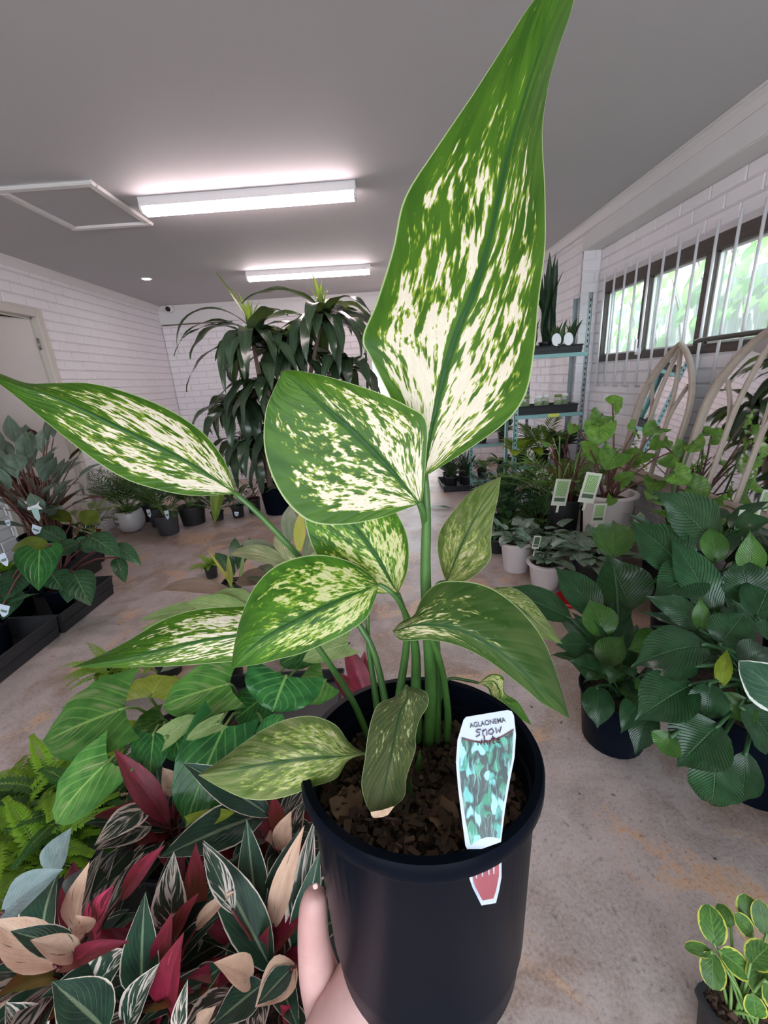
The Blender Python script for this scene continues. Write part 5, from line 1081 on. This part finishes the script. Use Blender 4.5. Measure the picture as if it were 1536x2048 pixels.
# plants on the lower rack shelf and under it
def palm(x, y, z, label, n=14, L=.45, mat=None, r=.07, h=.13, e=(45, 80), nl=14, ll=.13, group='palms', pmat=None, lw=.014):
    t = plant('palm_plant', label, 'potted plant', (x, y, z), r, h, pmat, group)
    for i in range(n): frond(t, (x+rnd.uniform(-.02, .02), y+rnd.uniform(-.02, .02), z+h-.02), i*137.5+rnd.uniform(-20, 20), L*rnd.uniform(.7, 1.1), rnd.uniform(*e), rnd.uniform(30, 80), nl, ll*rnd.uniform(.8, 1.1), lw, mat or M_PALM, ST_GRN, start=.35)
    return t
def bushy(x, y, z, label, n, L, w_, mat, r=.06, h=.11, pet=.1, shape='ov', e=(10, 60), group='foliage under the rack', pmat=None, name='foliage_plant', pm=None):
    t = plant(name, label, 'potted plant', (x, y, z), r, h, pmat, group); fill(t, Vector((x, y, z+h-.02)), int(n*1.5), L*1.15, w_*1.15, pet*1.2, mat, e, (20, 70), (50, 88), shape, pm or ST_DK, .003, .2, .04, r*.4); return t
palm(1.50, 3.88, .502, 'light green palm on the lower rack shelf', 18, .42, M_PALML, .07, .11)
bushy(1.28, 3.86, .502, 'lime leaved plant at the teal post on the rack', 12, .15, .12, M_LIME, shape='heart')
bushy(1.68, 3.88, .502, 'dark plant at the post end of the lower rack shelf', 20, .17, .09, M_PHIL)
palm(1.44, 3.30, 0, 'light green palm on the floor before the rack', 20, .80, M_PALML, .09, .25, ll=.16)
bushy(1.10, 3.62, 0, 'glossy dark bush at the foot of the teal post', 34, .14, .055, M_PEACE, .09, .16, .32, 'lan')
bushy(1.38, 3.55, 0, 'mid green bush on the floor before the rack', 36, .14, .05, M_PEACE2, .10, .2, .34, 'lan')
bushy(1.02, 3.43, 0, 'glossy pointed bush beside the walkway before the rack', 30, .14, .055, M_PEACE, .09, .14, .24, 'lan')
palm(1.22, 3.12, 0, 'dark green palm between the walkway and the leggy stems', 12, .34, M_PALM, .07, .14)
bushy(.84, 3.0, 0, 'bluish glossy bush at the edge of the wet walkway', 22, .11, .04, M_PHIL, .08, .12, .1, 'lan')
bushy(1.60, 3.02, 0, 'tall mid green bush behind the leggy stems', 22, .14, .07, M_ARUM, .1, .3, .2)
# second rack and tray further back
rack(1.02, 1.70, 4.85, 5.25, 1.5, (.12, .55, 1.0), 'second slotted metal rack further back by the right wall')
bushy(1.2, 5.0, .552, 'dark strappy plant on the far rack', 16, .24, .03, M_SNAKED, .06, .1, 0.05, 'str')
bushy(1.45, 5.0, .552, 'dark green plant on the far rack', 16, .16, .07, M_PHIL, .06, .1, .1)
bushy(1.2, 5.0, .122, 'cream variegated plant low on the far rack', 16, .14, .05, M_PALE, .06, .1, .1)
bushy(1.45, 5.0, .122, 'dark plant low on the far rack', 16, .15, .07, M_PEACE, .06, .1, .1)
c = onz(892, 985); tray(c.x-.02, c.x+.42, c.y+.0, c.y+.5, 0.002, .07, 'black tray of dark strappy plants past the doorway light', flare=.008)
for i in range(4):
    x = c.x+.09+(i % 2)*.20; y = c.y+.13+(i//2)*.22
    t = bushy(x, y, .009, 'dark strappy plant in the far tray, %s' % ('front left', 'front right', 'back left', 'back right')[i], 18, .30, .028, M_SNAKED, .075, .16, .03, 'str', (30, 80), 'strappy plants in the far tray')

# ------------------------------------------------------------------ left: trays, philodendrons, ctenanthe, pots along the wall
tray(-2.58, -2.02, 2.185, 2.67, .002, .13, 'far black plastic tray of the pair beside the walkway, left')
tray(-2.58, -2.03, 1.25, 2.155, .002, .13, 'near black plastic tray of the pair beside the walkway, left')
LM = {'p': M_PHIL, 'o': M_PHILO, 'g': M_ALOD}
def L_(bx, by, z0, tx, ty, z1, w_, k='p'): return (bx, by, z0, tx, ty, z1, w_*1.1, k)
A1 = Vector((-2.22, 2.46, .01)); t = plant('philodendron_plant', 'red-stemmed philodendron in the far left tray', 'potted plant', A1, .085, .17, M_POT, 'philodendrons in the trays')
aimed(t, A1+Vector((0, 0, .15)), [L_(146, 1142, .34, 181, 1212, .20, 52), L_(100, 1145, .34, 126, 1182, .26, 48), L_(172, 1072, .48, 242, 1116, .42, 46), L_(226, 1090, .44, 283, 1132, .34, 30), L_(232, 1115, .40, 251, 1166, .28, 26), L_(162, 1086, .46, 100, 1112, .42, 34), L_(130, 1085, .46, 70, 1054, .5, 34), L_(163, 1048, .5, 198, 1022, .56, 34, 'o'), L_(142, 1045, .5, 84, 1018, .54, 28, 'o'), L_(160, 1100, .42, 190, 1080, .46, 40), L_(150, 1150, .3, 135, 1206, .18, 38)], LM, ST_RED, 'ov', .08, .15, .005)
fill(t, A1+Vector((0, 0, .15)), 6, .18, .08, .12, M_PHIL, pm=ST_RED)
A2 = Vector((-2.25, 2.12, .01)); A2 = Vector((-2.28, 2.02, .01)); t = plant('philodendron_plant', 'glossy bright philodendron at the left picture edge in the near tray', 'potted plant', A2, .085, .17, M_POT, 'philodendrons in the trays')
aimed(t, A2+Vector((0, 0, .15)), [L_(84, 1086, .52, 78, 1182, .36, 70, 'g'), L_(100, 1092, .52, 22, 1102, .5, 34, 'o'), L_(45, 1140, .4, 10, 1200, .3, 50), L_(35, 1180, .3, 5, 1240, .2, 40)], LM, ST_RED, 'ov', .1, .25, .005)
fill(t, A2+Vector((0, 0, .15)), 8, .2, .09, .14, M_PHIL, pm=ST_RED)
for i, (x, y, lab) in enumerate(((-2.40, 1.76, 'leafy pot plant mid way along the near left tray'), (-2.40, 1.42, 'leafy pot plant at the near end of the left tray'), (-2.47, 2.42, 'leafy pot plant against the back of the far left tray'))):
    t = plant('philodendron_plant', lab, 'potted plant', (x, y, .01), .085, .17, M_POT, 'philodendrons in the trays'); fill(t, (x, y, .16), 11, .18, .085, .15, M_PHIL, pm=ST_RED)
f = fern((6, 1120), .3, 'small light fern over the near left tray', 12, .16, M_FERN, None, pr_=.04, ph=.22, nl=16, ll=.03)
f.location = f.location
A3 = Vector((-2.62, 2.96, 0)); st_ = thing('upturned_crate', 'black crate raising the ctenanthe pot by the door', 'crate', A3); MB().bevbox((-2.84, 2.78, 0), (-2.40, 3.14, .16), .01).bevbox((-2.85, 2.77, .14), (-2.39, 3.15, .165), .006).build('body', M_POT2, st_, smooth=False)
t = plant('ctenanthe_plant', 'tall silver leaved ctenanthe with maroon undersides beside the door', 'potted plant', A3+Vector((0, 0, .167)), .17, .24, M_POT)
for i in range(84):
    a = i*137.5+rnd.uniform(-20, 20); h_ = rnd.uniform(.08, .75)
    arc_leaf(t, A3+Vector((rnd.uniform(-.08, .08), rnd.uniform(-.08, .08), .38)), a, rnd.uniform(.22, .30), rnd.uniform(.09, .12), rnd.uniform(25, 75), rnd.uniform(0, 50), M_CTENR if i % 7 == 0 else M_CTEN, 'lan', .2, h_, rnd.uniform(78, 90), .005, ST_BR, .02, 9, 3)
# star tag
c = onz(69, 1010, .46); c = ony(69, 1010, 2.76); t = thing('star_tag', 'white star-shaped tag on the ctenanthe pot rim', 'plant tag', c); V = []
for i in range(12):
    a = R(90+i*30); rr = .062 if i % 2 == 0 else .036; V.append(c+Vector((rr*math.cos(a), -.01, rr*math.sin(a))))
V += [v+Vector((0, .002, 0)) for v in V]; mobj('star', V, [tuple(range(12)), tuple(range(12, 24))[::-1]]+[(i, 12+i, 12+(i+1) % 12, (i+1) % 12) for i in range(12)], flat('star_card', (.72, .68, .70), .5, nz=.2, nscale=60), t, smooth=False)
V = [c+Vector((x, -.0105, z)) for x, z in ((-.026, -.02), (.026, -.02), (.02, -.09), (0, -.12), (-.02, -.09))]; V += [v+Vector((0, .002, 0)) for v in V]; mobj('stake', V, [tuple(range(5)), tuple(range(5, 10))[::-1]]+[(i, 5+i, 5+(i+1) % 5, (i+1) % 5) for i in range(5)], flat('stake_green', (.35, .50, .46), .5), t, smooth=False)
def whitetag(x, y, Y, w_, h_, lean, label):
    w_ *= .75; h_ *= .75; c = ony(x, y, Y); t = thing('white_tag', label, 'plant tag', c, 'small white tags'); s = Vector((math.cos(R(lean)), 0, math.sin(R(lean)))); u = Vector((-math.sin(R(lean)), .15, math.cos(R(lean))))
    P = [c+s*a*w_+u*b*h_ for a, b in ((-.5, .5), (.5, .5), (.42, -.2), (.1, -.5), (-.1, -.5), (-.42, -.2))]; V = P+[p+Vector((0, .0015, 0)) for p in P]
    mobj('card', V, [tuple(range(6)), tuple(range(6, 12))[::-1]]+[(i, 6+i, 6+(i+1) % 6, (i+1) % 6) for i in range(6)], M_CARD, t, smooth=False)
    Q = [c+s*a*w_+u*b*h_-Vector((0, .001, 0)) for a, b in ((-.34, .1), (.34, .1), (.3, -.1), (-.3, -.1))]; mobj('print', Q, [(0, 1, 2, 3)], M_TPIC2, t, smooth=False)
whitetag(16, 1046, 2.70, .05, .06, 8, 'white tag stuck on the black ctenanthe pot')
whitetag(72, 1060, 2.55, .08, .08, -25, 'white tag lying among the philodendron leaves')
whitetag(8, 1120, 1.95, .06, .09, 15, 'white tag at the left picture edge above the tray')
whitetag(8, 1222, 1.75, .06, .08, -20, 'white tag with a leaf photo low in the near left tray')
whitetag(466, 1137, 2.5, .05, .07, -6, 'pale blue tag in the little seedling pot')
whitetag(298, 1027, 3.70, .05, .10, 6, 'narrow white tag in the charcoal pot behind')
whitetag(334, 1030, 3.62, .055, .11, 4, 'narrow white tag in the front charcoal pot')
whitetag(473, 1028, 3.95, .06, .055, -6, 'square white label on the small far black pot')
# white pot, charcoal pots, palms along the left wall
W = onz(255, 1068); W = Vector((W.x, W.y+.10, 0))
t = thing('palm_plant', 'parlour palm in a round glossy white pot', 'potted plant', W, 'palms')
MB().lathe([(.001, 0), (.07, 0), (.11, .03), (.14, .09), (.145, .15), (.135, .21), (.128, .235), (.12, .235), (.122, .2)], W, 32).build('pot', flat('glazed_white', (.75, .74, .76), .15, coat=.5), t)
MB().lathe([(.001, .205), (.06, .21), (.123, .205)], W, 20).build('soil', M_SOIL, t)
for z_, h_ in ((.165, .03), (.105, .035)):
    V = []
    for z0 in (z_, z_+h_):
        for k in range(5):
            a = R(-128+k*7); rr = .1475 if z0 < .2 else .1405; V.append(W+Vector((rr*math.cos(a), rr*math.sin(a), z0)))
    mobj('printed_label', V, [(k, k+1, 5+k+1, 5+k) for k in range(4)], flat('label_print', (.16, .16, .17), .5, nz=.5, nscale=80), t, smooth=False)
for i in range(18): frond(t, W+Vector((0, 0, .2)), i*137.5, rnd.uniform(.40, .72), rnd.uniform(50, 85), rnd.uniform(30, 80), 13, .14, .016, M_PALM, ST_GRN, start=.3)
for i in range(7): frond(t, W+Vector((0, -.03, .2)), i*51, rnd.uniform(.12, .2), rnd.uniform(30, 70), rnd.uniform(20, 60), 9, .08, .014, M_PALML, ST_GRN, start=.2)
q = onz(332, 1072); palm(q.x, q.y+.08, 0, 'parlour palm in the front charcoal pot along the left', 18, .50, None, .115, .2, pmat=M_GREYPOT)
q = onz(298, 1066); palm(q.x, q.y+.24, 0, 'parlour palm in the rear charcoal pot along the left', 18, .55, None, .10, .2, pmat=M_GREYPOT)
palm(-2.70, 4.45, 0, 'taller palm by the door frame with thin dark leaflets', 14, .85, None, .10, .2, ll=.17)
q = onz(378, 1055); palm(q.x, q.y+.14, 0, 'spreading palm in a wide black pot below the tall dracaena', 18, .46, None, .14, .2)
q = onz(430, 1045); palm(q.x, q.y+.1, 0, 'small drooping palm between the wide black pot and the far black pot', 12, .28, None, .07, .1, ll=.10, nl=18)
q = onz(473, 1038); bushy(q.x, q.y+.08, 0, 'slim plant in the small labelled far black pot', 8, .2, .05, M_PEACE2, .07, .13, .12, 'lan', group='pots at the far left')
q = onz(505, 1028); bushy(q.x, q.y+.1, 0, 'red-trimmed plant in the black pot beside the dracaena trunk', 10, .2, .05, M_PALM, .08, .16, .2, 'lan', group='pots at the far left', pm=ST_RED)
q = onz(545, 1020); bushy(q.x+.40, q.y-.16, 0, 'dark plant in a black pot right of the dracaena trunk', 14, .24, .05, M_DRAC, .08, .16, .2, 'lan', group='pots at the far left')
bushy(-2.58, 3.30, 0, 'netted yellow-green croton beside the door', 20, .15, .075, M_NET, .10, .24, .2, 'ov', group='pots at the far left')
T = onz(150, 1092); t = plant('terracotta_plant', 'orange terracotta pot with a sparse plant beside the wall', 'potted plant', (-2.72, 3.10+.42, 0), .10, .2, flat('terracotta', (.48, .20, .09), .8, nz=.15)); fill(t, (-2.72, 3.52, .18), 5, .12, .05, .1, M_NET)
# black trays added under the front left plants to darken the gaps between leaves
tray(-.845, -.13, .28, .98, .002, .05, 'wide black tray added beneath the stromanthe pots to darken the gaps', flare=.01)
tray(-.96, -.27, 1.08, 1.62, .002, .05, 'wide black tray added beneath the elephant ears to darken the gaps', flare=.01)
# ------------------------------------------------------------------ tall dracaena
DB = Vector((-1.22, 4.45, 0)); t = plant('dracaena_plant', 'tall many-headed dracaena with long drooping leaves in the middle of the room', 'potted plant', DB, .19, .32, M_POT)
heads = [((503, 668), 4.40, 30, .86), ((645, 630), 4.45, 32, .80), ((570, 690), 4.62, 26, .80), ((540, 760), 4.35, 26, .80), ((620, 780), 4.40, 26, .76), ((480, 800), 4.50, 24, .72), ((690, 720), 4.55, 20, .66), ((560, 860), 4.40, 22, .70), ((500, 880), 4.40, 18, .62)]
for k, ((x, y), Y, n, L) in enumerate(heads):
    hd = ony(x, y, Y); base = DB+Vector((rnd.uniform(-.08, .08), rnd.uniform(-.08, .08), .29))
    tubeobj('cane', [base, base.lerp(hd, .5)+Vector((rnd.uniform(-.04, .04), 0, 0)), hd], [.026, .024, .018], TRUNK, t, 8, 12)
    for i in range(n):
        arc_leaf(t, hd+Vector((0, 0, rnd.uniform(-.12, .02))), i*137.5+rnd.uniform(-12, 12), L*rnd.uniform(.75, 1.1), rnd.uniform(.12, .17), rnd.uniform(10, 65), rnd.uniform(95, 150), M_DRAC, 'str', .15, 0., None, .004, None, .12, 14, 2, rnd.uniform(-25, 25), pw=.8)
    if k < 2:
        for i in range(6): arc_leaf(t, hd, i*60+rnd.uniform(-15, 15), rnd.uniform(.22, .42), .055, rnd.uniform(72, 88), rnd.uniform(0, 30), M_DRACY, 'lan', .4, 0., None, .004, None, .06, 10, 2)
arc_leaf(t, ony(505, 660, 4.4), 165, .62, .085, 66, 12, M_DRACY, 'str', .3, 0., None, .004, None, .08, 12, 2)
arc_leaf(t, ony(505, 660, 4.4), 185, 1.05, .08, 50, 150, M_DRAC, 'str', .3, 0., None, .004, None, .08, 16, 2)
leaf(t, ony(444, 930, 4.05), ony(430, 1047, 3.98), .16, M_DRACY, (0, -1, .2), .04, .2, 'str', nv=12)
